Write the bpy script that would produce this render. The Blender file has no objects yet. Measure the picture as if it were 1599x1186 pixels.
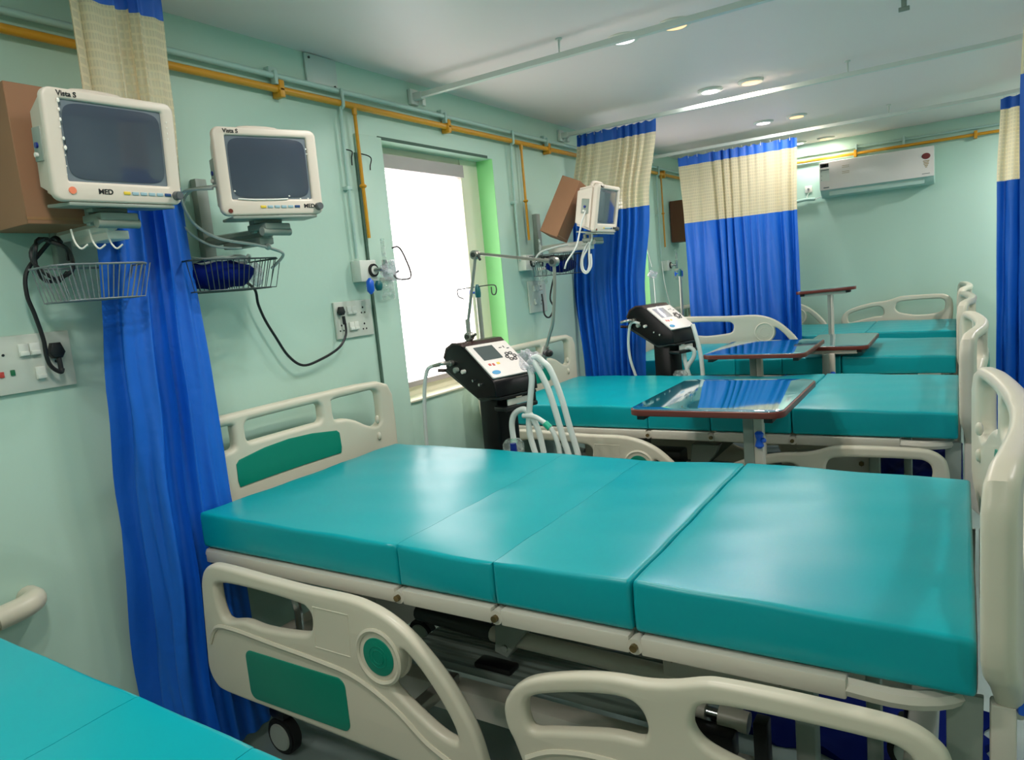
import bpy, bmesh, math, random
from mathutils import Vector, Matrix
random.seed(7)
S = bpy.context.scene
COL = S.collection
PI = math.pi

# ------------------------------------------------------------------ camera
yaw, pit, rol = 0.57067641, 0.13615295, -0.09190114
fw = Vector((-math.sin(yaw) * math.cos(pit), math.cos(yaw) * math.cos(pit), -math.sin(pit)))
rt = fw.cross(Vector((0, 0, 1))).normalized()
up = rt.cross(fw)
r2 = rt * math.cos(rol) + up * math.sin(rol)
u2 = up * math.cos(rol) - rt * math.sin(rol)
cd = bpy.data.cameras.new('camera')
cam = bpy.data.objects.new('camera', cd)
COL.objects.link(cam)
cam.matrix_world = Matrix(((r2.x, u2.x, -fw.x, 2.2), (r2.y, u2.y, -fw.y, 0.0), (r2.z, u2.z, -fw.z, 1.44), (0, 0, 0, 1)))
cd.sensor_width = 36.0
cd.lens = 1108.95 / 1599 * 36.0
cd.clip_start = 0.02
S.camera = cam

# ------------------------------------------------------------------ view, world, lights
S.view_settings.view_transform = 'Standard'
S.view_settings.look = 'None'
S.view_settings.gamma = 1
S.view_settings.use_curve_mapping = False
S.view_settings.exposure = 0.0
W = bpy.data.worlds.new('world')
S.world = W
W.use_nodes = True
bg = W.node_tree.nodes['Background']
bg.inputs[0].default_value = (1.0, 0.965, 0.96, 1)
bg.inputs[1].default_value = 5.6
CEIL = 2.415


def lin(c):
    return tuple((v / 255 / 12.92) if v / 255 <= 0.04045 else ((v / 255 + 0.055) / 1.055) ** 2.4 for v in c)


LIGHT_SPOTS = []
for y in (-0.72, 0.52, 1.76, 2.98, 4.22, 5.52, 6.82):
    for x, col in ((1.0, (0.96, 0.98, 1.0)), (1.225, (1.0, 0.86, 0.72))):
        LIGHT_SPOTS.append((x, y, col))
for y in (-0.7, 1.76, 4.22, 6.3):
    LIGHT_SPOTS.append((3.1, y, (1.0, 0.97, 0.95)))  # unseen fill lamps added on the right to brighten the back of the room
LAMP_POWER = 5.7
for i, (x, y, col) in enumerate(LIGHT_SPOTS):
    L = bpy.data.lights.new('downlight_and_fill', 'AREA')
    L.shape = 'DISK'
    L.size = 0.10
    L.energy = LAMP_POWER * ({6.82: .45, 5.52: .60}.get(y, 1.08) if x < 3 else {-0.7: 1.6, 1.76: 1.6, 4.22: 2.4, 6.3: 4.3}[y])
    L.color = col
    o = bpy.data.objects.new('downlight_and_fill', L)
    o.location = (x, y, CEIL - 0.016)
    COL.objects.link(o)
# portals that guide the sky light in through each window opening
for y0, y1 in ((2.53, 3.40), (4.80, 5.66)):
    L = bpy.data.lights.new('window_portal', 'AREA')
    L.shape = 'RECTANGLE'
    L.size = y1 - y0
    L.size_y = 1.18
    L.cycles.is_portal = True
    o = bpy.data.objects.new('window_portal', L)
    o.location = (-0.20, (y0 + y1) / 2, 1.52)
    o.rotation_euler = Vector((1, 0, 0)).to_track_quat('-Z', 'Z').to_euler()
    L.size, L.size_y = y1 - y0, 1.18
    COL.objects.link(o)

# ------------------------------------------------------------------ materials
MATS = {}


def mat(name, rgb, rough=0.5, metal=0.0, spec=0.5, coat=0.0, noise=0.0, nscale=8.0, bump=0.0, bscale=60.0, trans=0.0, emit=None, alpha=1.0, ior=1.5, coat_rough=0.05, vary_rough=0.0):
    if name in MATS:
        return MATS[name]
    m = bpy.data.materials.new(name)
    m.use_nodes = True
    nt = m.node_tree
    b = nt.nodes['Principled BSDF']
    c = lin(rgb)
    b.inputs['Base Color'].default_value = (*c, 1)
    b.inputs['Roughness'].default_value = rough
    b.inputs['Metallic'].default_value = metal
    b.inputs['Specular IOR Level'].default_value = spec
    b.inputs['Coat Weight'].default_value = coat
    b.inputs['Coat Roughness'].default_value = coat_rough
    b.inputs['Transmission Weight'].default_value = trans
    b.inputs['IOR'].default_value = ior
    b.inputs['Alpha'].default_value = alpha
    if emit:
        b.inputs['Emission Color'].default_value = (*lin(emit[0]), 1)
        b.inputs['Emission Strength'].default_value = emit[1]
    tc = nt.nodes.new('ShaderNodeTexCoord')
    n = nt.nodes.new('ShaderNodeTexNoise')
    n.inputs['Scale'].default_value = nscale
    n.inputs['Detail'].default_value = 4
    nt.links.new(tc.outputs['Object'], n.inputs['Vector'])
    mx = nt.nodes.new('ShaderNodeMix')
    mx.data_type = 'RGBA'
    k = noise if noise else 0.03
    mx.inputs[6].default_value = (*[v * (1 - k) for v in c], 1)
    mx.inputs[7].default_value = (*[min(1, v * (1 + k)) for v in c], 1)
    nt.links.new(n.outputs['Fac'], mx.inputs[0])
    nt.links.new(mx.outputs[2], b.inputs['Base Color'])
    if vary_rough:
        mr = nt.nodes.new('ShaderNodeMapRange')
        mr.inputs['To Min'].default_value = rough - vary_rough
        mr.inputs['To Max'].default_value = rough + vary_rough
        nt.links.new(n.outputs['Fac'], mr.inputs['Value'])
        nt.links.new(mr.outputs['Result'], b.inputs['Roughness'])
    if bump:
        n2 = nt.nodes.new('ShaderNodeTexNoise')
        n2.inputs['Scale'].default_value = bscale
        n2.inputs['Detail'].default_value = 3
        nt.links.new(tc.outputs['Object'], n2.inputs['Vector'])
        bp = nt.nodes.new('ShaderNodeBump')
        bp.inputs['Strength'].default_value = bump
        bp.inputs['Distance'].default_value = 0.01
        nt.links.new(n2.outputs['Fac'], bp.inputs['Height'])
        nt.links.new(bp.outputs['Normal'], b.inputs['Normal'])
    MATS[name] = m
    return m


wall_m = mat('mint_wall_paint', (186, 216, 200), 0.42, noise=0.03, nscale=1.3, bump=0.05, bscale=30)
jamb_m = mat('lit_green_jamb_paint', (150, 226, 150), 0.4)  # green paint with the strong window light put into its colour
ceil_m = mat('ceiling_paint', (246, 228, 226), 0.45, noise=0.02, nscale=1)
floor_m = mat('floor_tile', (150, 166, 162), 0.22, noise=0.10, nscale=3)
cream = mat('cream_bed_plastic', (212, 206, 186), 0.36, spec=0.5, noise=0.015)
cream2 = mat('cream_painted_steel', (206, 200, 186), 0.35, noise=0.02)
steel_gray = mat('grey_green_steel', (140, 150, 140), 0.4, noise=0.04)
teal_panel = mat('green_inset_plastic', (0, 132, 108), 0.35)
vinyl = mat('turquoise_vinyl', (0, 156, 165), 0.31, spec=0.36, noise=0.03, nscale=3, bump=0.05, bscale=4, vary_rough=0.04)
seam_m = mat('dark_seam', (0, 62, 66), 0.6)
blue = mat('blue_curtain_cloth', (10, 99, 204), 0.50, noise=0.05, nscale=9, bump=0.25, bscale=26)
blue_hdr = mat('blue_header_tape', (38, 100, 200), 0.5, noise=0.06, nscale=20)
navy = mat('dark_navy_cloth', (0, 22, 96), 0.85, spec=0.1, noise=0.2, nscale=6)
white_pl = mat('white_plastic', (226, 224, 214), 0.35)
mon_pl = mat('monitor_plastic', (216, 205, 190), 0.38, noise=0.01)
screen_m = mat('monitor_glass', (64, 72, 86), 0.12, spec=0.6, noise=0.12, nscale=5, coat=0.6)
screen_edge = mat('screen_surround', (112, 122, 130), 0.2, noise=0.05)
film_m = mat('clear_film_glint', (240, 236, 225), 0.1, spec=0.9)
black = mat('black_plastic', (16, 16, 18), 0.35, noise=0.1)
satin_black = mat('satin_black_metal', (7, 7, 9), 0.32, spec=0.25)
brown_gloss = mat('brown_tinted_cover', (60, 44, 42), 0.25)
dark_metal = mat('dark_grey_metal', (60, 66, 62), 0.4, metal=0.3)
chrome = mat('brushed_chrome', (196, 200, 200), 0.22, metal=1.0)
arm_metal = mat('satin_arm_metal', (176, 174, 166), 0.3, metal=0.8)
wire_m = mat('grey_wire_coating', (120, 128, 130), 0.4, metal=0.3)
wire_dark = mat('dark_wire_coating', (62, 74, 74), 0.4, metal=0.3)
orange = mat('yellow_ochre_pipe_paint', (214, 150, 32), 0.35, noise=0.08, nscale=12)
conduit_m = mat('pale_mint_conduit', (176, 206, 196), 0.35)
rail_m = mat('white_curtain_track', (214, 218, 210), 0.3, spec=0.6)
card = mat('cardboard', (152, 110, 80), 0.75, noise=0.06, nscale=14)
card_dark = mat('dark_cardboard', (112, 72, 48), 0.75, noise=0.08)
tape_m = mat('brown_tape', (158, 116, 78), 0.35)
table_top = mat('turquoise_laminate', (8, 118, 138), 0.04, spec=1.0, coat=1.0, ior=1.9, noise=0.02)
maroon = mat('maroon_edge_band', (106, 42, 30), 0.35)
knob_blue = mat('blue_knob_plastic', (24, 96, 214), 0.3)
knob_teal = mat('teal_knob_plastic', (8, 96, 100), 0.3)
cable_black = mat('black_cable', (20, 20, 24), 0.4)
cable_grey = mat('grey_cable', (176, 184, 178), 0.45)
cable_white = mat('white_cable', (226, 228, 222), 0.45)
tire_m = mat('black_tyre', (18, 20, 20), 0.7)
hub_m = mat('grey_hub_cap', (176, 182, 172), 0.5)
brass = mat('dull_brass_bolt', (120, 104, 70), 0.35, metal=0.8)
win_frame_m = mat('cream_window_frame', (228, 224, 200), 0.4)
win_grey = mat('grey_window_channel', (168, 158, 156), 0.4)
dark_gap = mat('dark_gap', (72, 100, 86), 0.7)
red_m = mat('red_indicator', (196, 70, 60), 0.4)
green_m = mat('green_indicator', (30, 110, 70), 0.4)
orange_glow = mat('power_button', (236, 130, 96), 0.4)
yellow_key = mat('yellow_key', (226, 196, 60), 0.45)
blue_key = mat('pale_blue_key', (150, 180, 190), 0.45)
navy_key = mat('navy_key', (30, 70, 120), 0.45)
grey_knob = mat('grey_knob', (100, 104, 106), 0.35, metal=0.3)
panel_white = mat('ventilator_panel_white', (226, 220, 214), 0.35)
lcd = mat('grey_lcd', (74, 84, 84), 0.15, coat=0.4)
lcd_pale = mat('pale_lcd', (160, 160, 170), 0.15, coat=0.4)
hose_m = mat('translucent_white_hose', (224, 232, 226), 0.35, trans=0.12)
mint_conn = mat('mint_connector', (20, 176, 140), 0.35)
bottle_blue = mat('dark_blue_cap', (20, 40, 130), 0.3)
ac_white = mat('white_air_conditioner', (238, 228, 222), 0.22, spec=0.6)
ac_shaded = mat('shaded_air_conditioner', (178, 206, 196), 0.4)  # casing white with its teal-ish shade put into the colour
ink = mat('black_print', (22, 22, 24), 0.5)
gold_print = mat('gold_print', (170, 140, 80), 0.5)
maroon_print = mat('maroon_print', (130, 50, 50), 0.5)
ink_grey = mat('grey_print', (120, 124, 124), 0.5)
blue_print = mat('blue_print', (60, 150, 200), 0.5)
relief = mat('cream_relief', (208, 206, 184), 0.36)
pad_m = mat('black_pad', (14, 14, 14), 0.5)
socket_plate_m = mat('opaque_socket_plate', (206, 212, 200), 0.3)  # plain pale colour of the socket plates
key_relief = mat('switch_rocker', (224, 228, 218), 0.25)
shade_green = mat('access_cover_paint', (190, 206, 200), 0.3)


def glassy(name, rgb, rough=0.12, alpha=0.35):
    m = bpy.data.materials.new(name)
    m.use_nodes = True
    nt = m.node_tree
    nt.nodes.remove(nt.nodes['Principled BSDF'])
    out = nt.nodes['Material Output']
    t = nt.nodes.new('ShaderNodeBsdfTransparent')
    t.inputs[0].default_value = (*[min(1, v * 0.3 + 0.7) for v in lin(rgb)], 1)
    g = nt.nodes.new('ShaderNodeBsdfPrincipled')
    g.inputs['Base Color'].default_value = (*lin(rgb), 1)
    g.inputs['Roughness'].default_value = rough
    g.inputs['Specular IOR Level'].default_value = 0.8
    tc = nt.nodes.new('ShaderNodeTexCoord')
    n = nt.nodes.new('ShaderNodeTexNoise')
    n.inputs['Scale'].default_value = 40
    nt.links.new(tc.outputs['Object'], n.inputs['Vector'])
    mr = nt.nodes.new('ShaderNodeMapRange')
    mr.inputs['From Min'].default_value = 0.35
    mr.inputs['From Max'].default_value = 0.65
    mr.inputs['To Min'].default_value = max(0, alpha - 0.18)
    mr.inputs['To Max'].default_value = min(1, alpha + 0.18)
    nt.links.new(n.outputs['Fac'], mr.inputs['Value'])
    mx = nt.nodes.new('ShaderNodeMixShader')
    nt.links.new(mr.outputs['Result'], mx.inputs[0])
    nt.links.new(t.outputs[0], mx.inputs[1])
    nt.links.new(g.outputs[0], mx.inputs[2])
    nt.links.new(mx.outputs[0], out.inputs['Surface'])
    MATS[name] = m
    return m


film = glassy('clear_plastic_film', (226, 224, 232), 0.1, 0.32)
clear = glassy('clear_rigid_plastic', (214, 226, 220), 0.08, 0.30)
pane_m = glassy('window_pane_glass', (250, 244, 242), 0.05, 0.18)


def wrap_mat():
    m = bpy.data.materials.new('ribbed_wrapped_sheet')
    m.use_nodes = True
    nt = m.node_tree
    b = nt.nodes['Principled BSDF']
    b.inputs['Base Color'].default_value = (*lin((128, 142, 134)), 1)
    b.inputs['Roughness'].default_value = 0.18
    tc = nt.nodes.new('ShaderNodeTexCoord')
    w = nt.nodes.new('ShaderNodeTexWave')
    w.bands_direction = 'Y'
    w.inputs['Scale'].default_value = 11
    w.inputs['Distortion'].default_value = 1.2
    nt.links.new(tc.outputs['Object'], w.inputs['Vector'])
    bp = nt.nodes.new('ShaderNodeBump')
    bp.inputs['Strength'].default_value = 0.5
    bp.inputs['Distance'].default_value = 0.01
    nt.links.new(w.outputs['Fac'], bp.inputs['Height'])
    nt.links.new(bp.outputs['Normal'], b.inputs['Normal'])
    return m


wrapped = wrap_mat()


def net_mat():
    m = bpy.data.materials.new('beige_mesh_netting')
    m.use_nodes = True
    nt = m.node_tree
    nt.nodes.remove(nt.nodes['Principled BSDF'])
    out = nt.nodes['Material Output']
    uv = nt.nodes.new('ShaderNodeUVMap')
    uv.uv_map = 'UVMap'
    sep = nt.nodes.new('ShaderNodeSeparateXYZ')
    nt.links.new(uv.outputs[0], sep.inputs[0])

    def band(sock, freq):
        a = nt.nodes.new('ShaderNodeMath'); a.operation = 'MULTIPLY'; a.inputs[1].default_value = freq
        nt.links.new(sock, a.inputs[0])
        f = nt.nodes.new('ShaderNodeMath'); f.operation = 'FRACT'
        nt.links.new(a.outputs[0], f.inputs[0])
        g = nt.nodes.new('ShaderNodeMath'); g.operation = 'GREATER_THAN'; g.inputs[1].default_value = 0.30
        nt.links.new(f.outputs[0], g.inputs[0])
        return g
    a = band(sep.outputs[0], 42.0)
    b_ = band(sep.outputs[1], 42.0)
    hole = nt.nodes.new('ShaderNodeMath'); hole.operation = 'MULTIPLY'
    nt.links.new(a.outputs[0], hole.inputs[0]); nt.links.new(b_.outputs[0], hole.inputs[1])
    amt = nt.nodes.new('ShaderNodeMath'); amt.operation = 'MULTIPLY'; amt.inputs[1].default_value = 0.16
    nt.links.new(hole.outputs[0], amt.inputs[0])
    d = nt.nodes.new('ShaderNodeBsdfDiffuse')
    d.inputs[0].default_value = (*lin((236, 222, 190)), 1)
    tl = nt.nodes.new('ShaderNodeBsdfTranslucent')
    tl.inputs[0].default_value = (*lin((236, 220, 184)), 1)
    dm = nt.nodes.new('ShaderNodeMixShader'); dm.inputs[0].default_value = 0.35
    nt.links.new(d.outputs[0], dm.inputs[1]); nt.links.new(tl.outputs[0], dm.inputs[2])
    t = nt.nodes.new('ShaderNodeBsdfTransparent')
    mx = nt.nodes.new('ShaderNodeMixShader')
    nt.links.new(amt.outputs[0], mx.inputs[0])
    nt.links.new(dm.outputs[0], mx.inputs[1]); nt.links.new(t.outputs[0], mx.inputs[2])
    nt.links.new(mx.outputs[0], out.inputs['Surface'])
    return m


net = net_mat()


def emis(name, rgb, strength):
    m = bpy.data.materials.new(name)
    m.use_nodes = True
    b = m.node_tree.nodes['Principled BSDF']
    b.inputs['Base Color'].default_value = (*lin(rgb), 1)
    b.inputs['Emission Color'].default_value = (*lin(rgb), 1)
    b.inputs['Emission Strength'].default_value = strength
    return m


lamp_white = emis('lamp_diffuser_white', (250, 244, 255), 3)
lamp_warm = emis('lamp_diffuser_warm', (255, 196, 142), 1.5)

# ------------------------------------------------------------------ helpers
WM = {}          # world matrix of every linked object built here


def thing(name, label, cat, loc=(0, 0, 0), rotz=0.0, group=None):
    o = bpy.data.objects.new(name, None)
    o.empty_display_size = 0.05
    COL.objects.link(o)
    o.location = loc
    o.rotation_euler = (0, 0, rotz)
    o['label'] = label
    o['category'] = cat
    if group:
        o['group'] = group
    WM[o.name] = Matrix.Translation(Vector(loc)) @ Matrix.Rotation(rotz, 4, 'Z')
    return o


def tag(o, label, cat, group=None):
    o['label'] = label
    o['category'] = cat
    if group:
        o['group'] = group
    return o


def smooth_path(pts, n=8, closed=False):
    P = [Vector(p) for p in pts]
    m = len(P)
    out = []
    rng = range(m if closed else m - 1)
    for i in rng:
        p0 = P[(i - 1) % m] if (closed or i > 0) else P[0]
        p1 = P[i]
        p2 = P[(i + 1) % m]
        p3 = P[(i + 2) % m] if (closed or i + 2 < m) else P[-1]
        for k in range(n):
            t = k / n
            out.append(0.5 * ((2 * p1) + (p2 - p0) * t + (2 * p0 - 5 * p1 + 4 * p2 - p3) * t * t + (3 * p1 - p0 - 3 * p2 + p3) * t ** 3))
    if not closed:
        out.append(P[-1])
    return out


class G:
    """a bag of shapes that ends as ONE mesh object"""

    def __init__(self):
        self.bm = bmesh.new()

    def merge(self, b2, M=None):
        if M is not None:
            b2.transform(M)
        me = bpy.data.meshes.new('tmp')
        b2.to_mesh(me)
        b2.free()
        self.bm.from_mesh(me)
        bpy.data.meshes.remove(me)
        return self

    def box(self, x0, x1, y0, y1, z0, z1, bev=0.0, seg=2, M=None):
        b = bmesh.new()
        bmesh.ops.create_cube(b, size=1)
        for v in b.verts:
            v.co = Vector(((x0 + x1) / 2 + v.co.x * (x1 - x0), (y0 + y1) / 2 + v.co.y * (y1 - y0), (z0 + z1) / 2 + v.co.z * (z1 - z0)))
        if bev > 0:
            bev = min(bev, 0.49 * min(abs(x1 - x0), abs(y1 - y0), abs(z1 - z0)))
            bmesh.ops.bevel(b, geom=b.edges[:], offset=bev, segments=seg, affect='EDGES', profile=0.5)
        return self.merge(b, M)

    def cyl(self, p0, p1, r0, r1=None, seg=16, M=None, bev=0.0):
        r1 = r0 if r1 is None else r1
        p0, p1 = Vector(p0), Vector(p1)
        d = p1 - p0
        b = bmesh.new()
        bmesh.ops.create_cone(b, cap_ends=True, segments=seg, radius1=r0, radius2=r1, depth=d.length)
        if bev:
            es = [e for e in b.edges if len(e.link_faces) == 2 and any(len(f.verts) > 4 for f in e.link_faces)]
            bmesh.ops.bevel(b, geom=es, offset=bev, segments=2, affect='EDGES')
        q = Vector((0, 0, 1)).rotation_difference(d.normalized())
        b.transform(Matrix.Translation((p0 + p1) / 2) @ q.to_matrix().to_4x4())
        return self.merge(b, M)

    def sphere(self, c, r, seg=12, scale=(1, 1, 1), M=None):
        b = bmesh.new()
        bmesh.ops.create_uvsphere(b, u_segments=seg, v_segments=max(6, seg // 2), radius=r)
        b.transform(Matrix.Translation(Vector(c)) @ Matrix.Diagonal((*scale, 1)))
        return self.merge(b, M)

    def tube(self, pts, r, seg=8, closed=False, smooth=0, M=None, taper=None):
        P = smooth_path(pts, smooth, closed) if smooth else [Vector(p) for p in pts]
        n = len(P)
        if n < 2:
            return self
        b = bmesh.new()
        rings = []
        prev = None
        for i in range(n):
            if closed:
                t = (P[(i + 1) % n] - P[(i - 1) % n])
            else:
                t = P[min(i + 1, n - 1)] - P[max(i - 1, 0)]
            if t.length < 1e-9:
                t = Vector((0, 0, 1))
            t.normalize()
            if prev is None:
                a = Vector((0, 0, 1)) if abs(t.z) < 0.9 else Vector((1, 0, 0))
                nrm = t.cross(a).normalized()
            else:
                nrm = prev - t * prev.dot(t)
                nrm = nrm.normalized() if nrm.length > 1e-6 else t.orthogonal().normalized()
            prev = nrm
            bi = t.cross(nrm)
            rr = r if taper is None else r * (taper[0] + (taper[1] - taper[0]) * i / (n - 1))
            rings.append([b.verts.new(P[i] + (nrm * math.cos(2 * PI * k / seg) + bi * math.sin(2 * PI * k / seg)) * rr) for k in range(seg)])
        for i in range(n if closed else n - 1):
            A, B = rings[i], rings[(i + 1) % n]
            off = 0
            if closed and i == n - 1:
                off = min(range(seg), key=lambda o: sum((A[k].co - B[(k + o) % seg].co).length for k in range(seg)))
            for k in range(seg):
                b.faces.new((A[k], A[(k + 1) % seg], B[(k + 1 + off) % seg], B[(k + off) % seg]))
        if not closed:
            b.faces.new(list(reversed(rings[0])))
            b.faces.new(rings[-1])
        bmesh.ops.recalc_face_normals(b, faces=b.faces)
        return self.merge(b, M)

    def lathe(self, prof, c=(0, 0, 0), seg=20, M=None):
        b = bmesh.new()
        rings = []
        for r, z in prof:
            rings.append([b.verts.new((c[0] + r * math.cos(2 * PI * k / seg), c[1] + r * math.sin(2 * PI * k / seg), c[2] + z)) for k in range(seg)])
        for A, B in zip(rings, rings[1:]):
            for k in range(seg):
                b.faces.new((A[k], A[(k + 1) % seg], B[(k + 1) % seg], B[k]))
        b.faces.new(list(reversed(rings[0])))
        b.faces.new(rings[-1])
        bmesh.ops.recalc_face_normals(b, faces=b.faces)
        return self.merge(b, M)

    def plate(self, outer, holes=(), half=0.012, bev=0.006, M=None, cuts=(), res=2):
        """flat panel in XY with holes, extruded along Z, rounded edges"""
        cu = bpy.data.curves.new('tmp', 'CURVE')
        cu.dimensions = '2D'
        cu.fill_mode = 'BOTH'
        cu.extrude = max(half - bev, 0.0001)
        cu.bevel_depth = bev
        cu.offset = -bev
        cu.bevel_resolution = res
        for pl in [outer] + list(holes):
            sp = cu.splines.new('POLY')
            sp.points.add(len(pl) - 1)
            for i, p in enumerate(pl):
                sp.points[i].co = (p[0], p[1], 0, 1)
            sp.use_cyclic_u = True
        ob = bpy.data.objects.new('tmp', cu)
        me = bpy.data.meshes.new_from_object(ob)
        b = bmesh.new()
        b.from_mesh(me)
        bpy.data.meshes.remove(me)
        bpy.data.objects.remove(ob)
        bpy.data.curves.remove(cu)
        bmesh.ops.remove_doubles(b, verts=b.verts, dist=1e-5)
        for c in cuts:
            bmesh.ops.bisect_plane(b, geom=b.verts[:] + b.edges[:] + b.faces[:], plane_co=(c, 0, 0), plane_no=(1, 0, 0))
        return self.merge(b, M)

    def text(self, s, size, M, depth=0.0006, bold=0.0):
        cu = bpy.data.curves.new('tmp', 'FONT')
        cu.body = s
        cu.size = size
        cu.extrude = depth
        cu.offset = bold
        cu.align_x = 'CENTER'
        cu.align_y = 'CENTER'
        ob = bpy.data.objects.new('tmp', cu)
        me = bpy.data.meshes.new_from_object(ob)
        b = bmesh.new()
        b.from_mesh(me)
        bpy.data.meshes.remove(me)
        bpy.data.objects.remove(ob)
        bpy.data.curves.remove(cu)
        return self.merge(b, M)

    def warp(self, f):
        for v in self.bm.verts:
            v.co = Vector(f(v.co))
        return self

    def build(self, name, m, parent=None, local=False, kind=None, angle=40):
        me = bpy.data.meshes.new(name)
        inv = None
        if parent is not None and not local:
            inv = WM[parent.name].inverted()
            self.bm.transform(inv)
        self.bm.to_mesh(me)
        self.bm.free()
        me.materials.append(m)
        for p in me.polygons:
            p.use_smooth = True
        if hasattr(me, 'set_sharp_from_angle'):
            me.set_sharp_from_angle(angle=math.radians(angle))
        o = bpy.data.objects.new(name, me)
        COL.objects.link(o)
        if parent is not None:
            o.parent = parent
            WM[o.name] = WM[parent.name].copy()
        else:
            WM[o.name] = Matrix.Identity(4)
        if kind:
            o['kind'] = kind
        return o


def copy_tree(o, parent=None):
    c = o.copy()
    COL.objects.link(c)
    if parent is not None:
        c.parent = parent
    for ch in list(o.children):
        copy_tree(ch, c)
    return c


def base(o, label, cat, group=None):
    """give a single-mesh thing its own origin at its centre-bottom"""
    me = o.data
    xs = [v.co for v in me.vertices]
    mn = Vector((min(v.x for v in xs), min(v.y for v in xs), min(v.z for v in xs)))
    mx = Vector((max(v.x for v in xs), max(v.y for v in xs), max(v.z for v in xs)))
    c = Vector(((mn.x + mx.x) / 2, (mn.y + mx.y) / 2, mn.z))
    me.transform(Matrix.Translation(-c))
    o.location = c
    return tag(o, label, cat, group)


def rrect(x0, x1, y0, y1, r, n=6):
    pts = []
    for cx, cy, a0 in ((x1 - r, y1 - r, 0), (x0 + r, y1 - r, 90), (x0 + r, y0 + r, 180), (x1 - r, y0 + r, 270)):
        for k in range(n + 1):
            a = math.radians(a0 + 90 * k / n)
            pts.append((cx + r * math.cos(a), cy + r * math.sin(a)))
    return pts


def sm2(pts, n=6):
    return [(p.x, p.y) for p in smooth_path([(a, b, 0) for a, b in pts], n, True)]


def inset(pts, d):
    """move a closed outline along its normals (positive = to the left of travel)"""
    n = len(pts)
    out = []
    for i in range(n):
        ax, ay = pts[i - 1]
        bx, by = pts[(i + 1) % n]
        tx, ty = bx - ax, by - ay
        l = math.hypot(tx, ty) or 1
        out.append((pts[i][0] - ty / l * d, pts[i][1] + tx / l * d))
    return out


def area(pts):
    return 0.5 * sum(pts[i - 1][0] * pts[i][1] - pts[i][0] * pts[i - 1][1] for i in range(len(pts)))


def ccw(pts):
    return pts if area(pts) > 0 else list(reversed(pts))


# XY -> world plane mappings
XZ = Matrix(((1, 0, 0, 0), (0, 0, -1, 0), (0, 1, 0, 0), (0, 0, 0, 1)))      # x->x, y->z, z->-y
YZ = Matrix(((0, 0, 1, 0), (1, 0, 0, 0), (0, 1, 0, 0), (0, 0, 0, 1)))      # x->y, y->z, z->x


# ------------------------------------------------------------------ room shell
def struct(name, g, m, parent=None):
    return g.build(name, m, parent, kind='structure')


RX, Y0, Y1 = 4.0, -2.0, 7.0
struct('floor', G().box(-0.25, RX + 0.1, Y0 - 0.1, Y1 + 0.1, -0.08, 0), floor_m)
struct('ceiling', G().box(-0.25, RX + 0.1, Y0 - 0.1, Y1 + 0.1, CEIL, CEIL + 0.08), ceil_m)
g = G()
WB, WT, D = 0.925, 2.125, 0.13
ops = ((2.515, 3.43), (4.78, 5.68))
edges = [Y0] + [v for p in ops for v in p] + [Y1]
for i in range(0, len(edges), 2):
    g.box(-D - 0.05, 0, edges[i], edges[i + 1], 0, CEIL)
for a, b in ops:
    g.box(-D - 0.05, 0, a, b, 0, WB).box(-D - 0.05, 0, a, b, WT, CEIL)
struct('wall_left', g, wall_m)
struct('wall_back', G().box(-0.2, RX + 0.1, Y1, Y1 + 0.1, 0, CEIL), wall_m)
struct('wall_front', G().box(-0.2, RX + 0.1, Y0 - 0.1, Y0, 0, CEIL), wall_m)
struct('wall_right', G().box(RX, RX + 0.1, Y0, Y1, 0, CEIL), wall_m)
# boxed-in margin beside the window and the dark gap along it
struct('trim_1', G().box(0.0, 0.012, 2.352, 2.515, 0.0, 2.13, 0.003), wall_m)
struct('trim_2', G().box(0.0, 0.010, 2.341, 2.352, 0.0, 2.05, 0.0), dark_gap)
for k, (a, b) in enumerate(ops):
    w = struct('window_%d' % (k + 1), G().box(-D, -D + 0.02, a, b, WB, WB + 0.05).box(-D, -D + 0.02, a, b, WT - 0.035, WT)
               .box(-D, -D + 0.025, b - 0.165, b, WB, WT).box(-D, -D + 0.02, a, a + 0.04, WB, WT), win_frame_m)
    struct('window_channel', G().box(-D + 0.001, -D + 0.045, a, b - 0.165, WT - 0.10, WT - 0.036).box(-D + 0.02, -D + 0.04, a, b - 0.165, WB + 0.05, WB + 0.075), win_grey, w)
    struct('window_jamb', G().box(-D, 0.001, b - 0.004, b + 0.0, WB, WT).box(-D, 0.0, a, a + 0.004, WB, WT), jamb_m, w)
    struct('window_sill', G().box(-D, 0.012, a, b - 0.004, WB - 0.004, WB + 0.006, 0.002), win_frame_m, w)
    struct('window_pane', G().box(-D + 0.004, -D + 0.008, a + 0.03, b - 0.15, WB + 0.04, WT - 0.03), pane_m, w)
struct('lintel_shadow', G().box(0.0, 0.004, 2.50, 3.38, WT - 0.002, WT + 0.012), dark_gap)  # shadow of the lintel edge, painted as a thin dark strip

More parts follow.
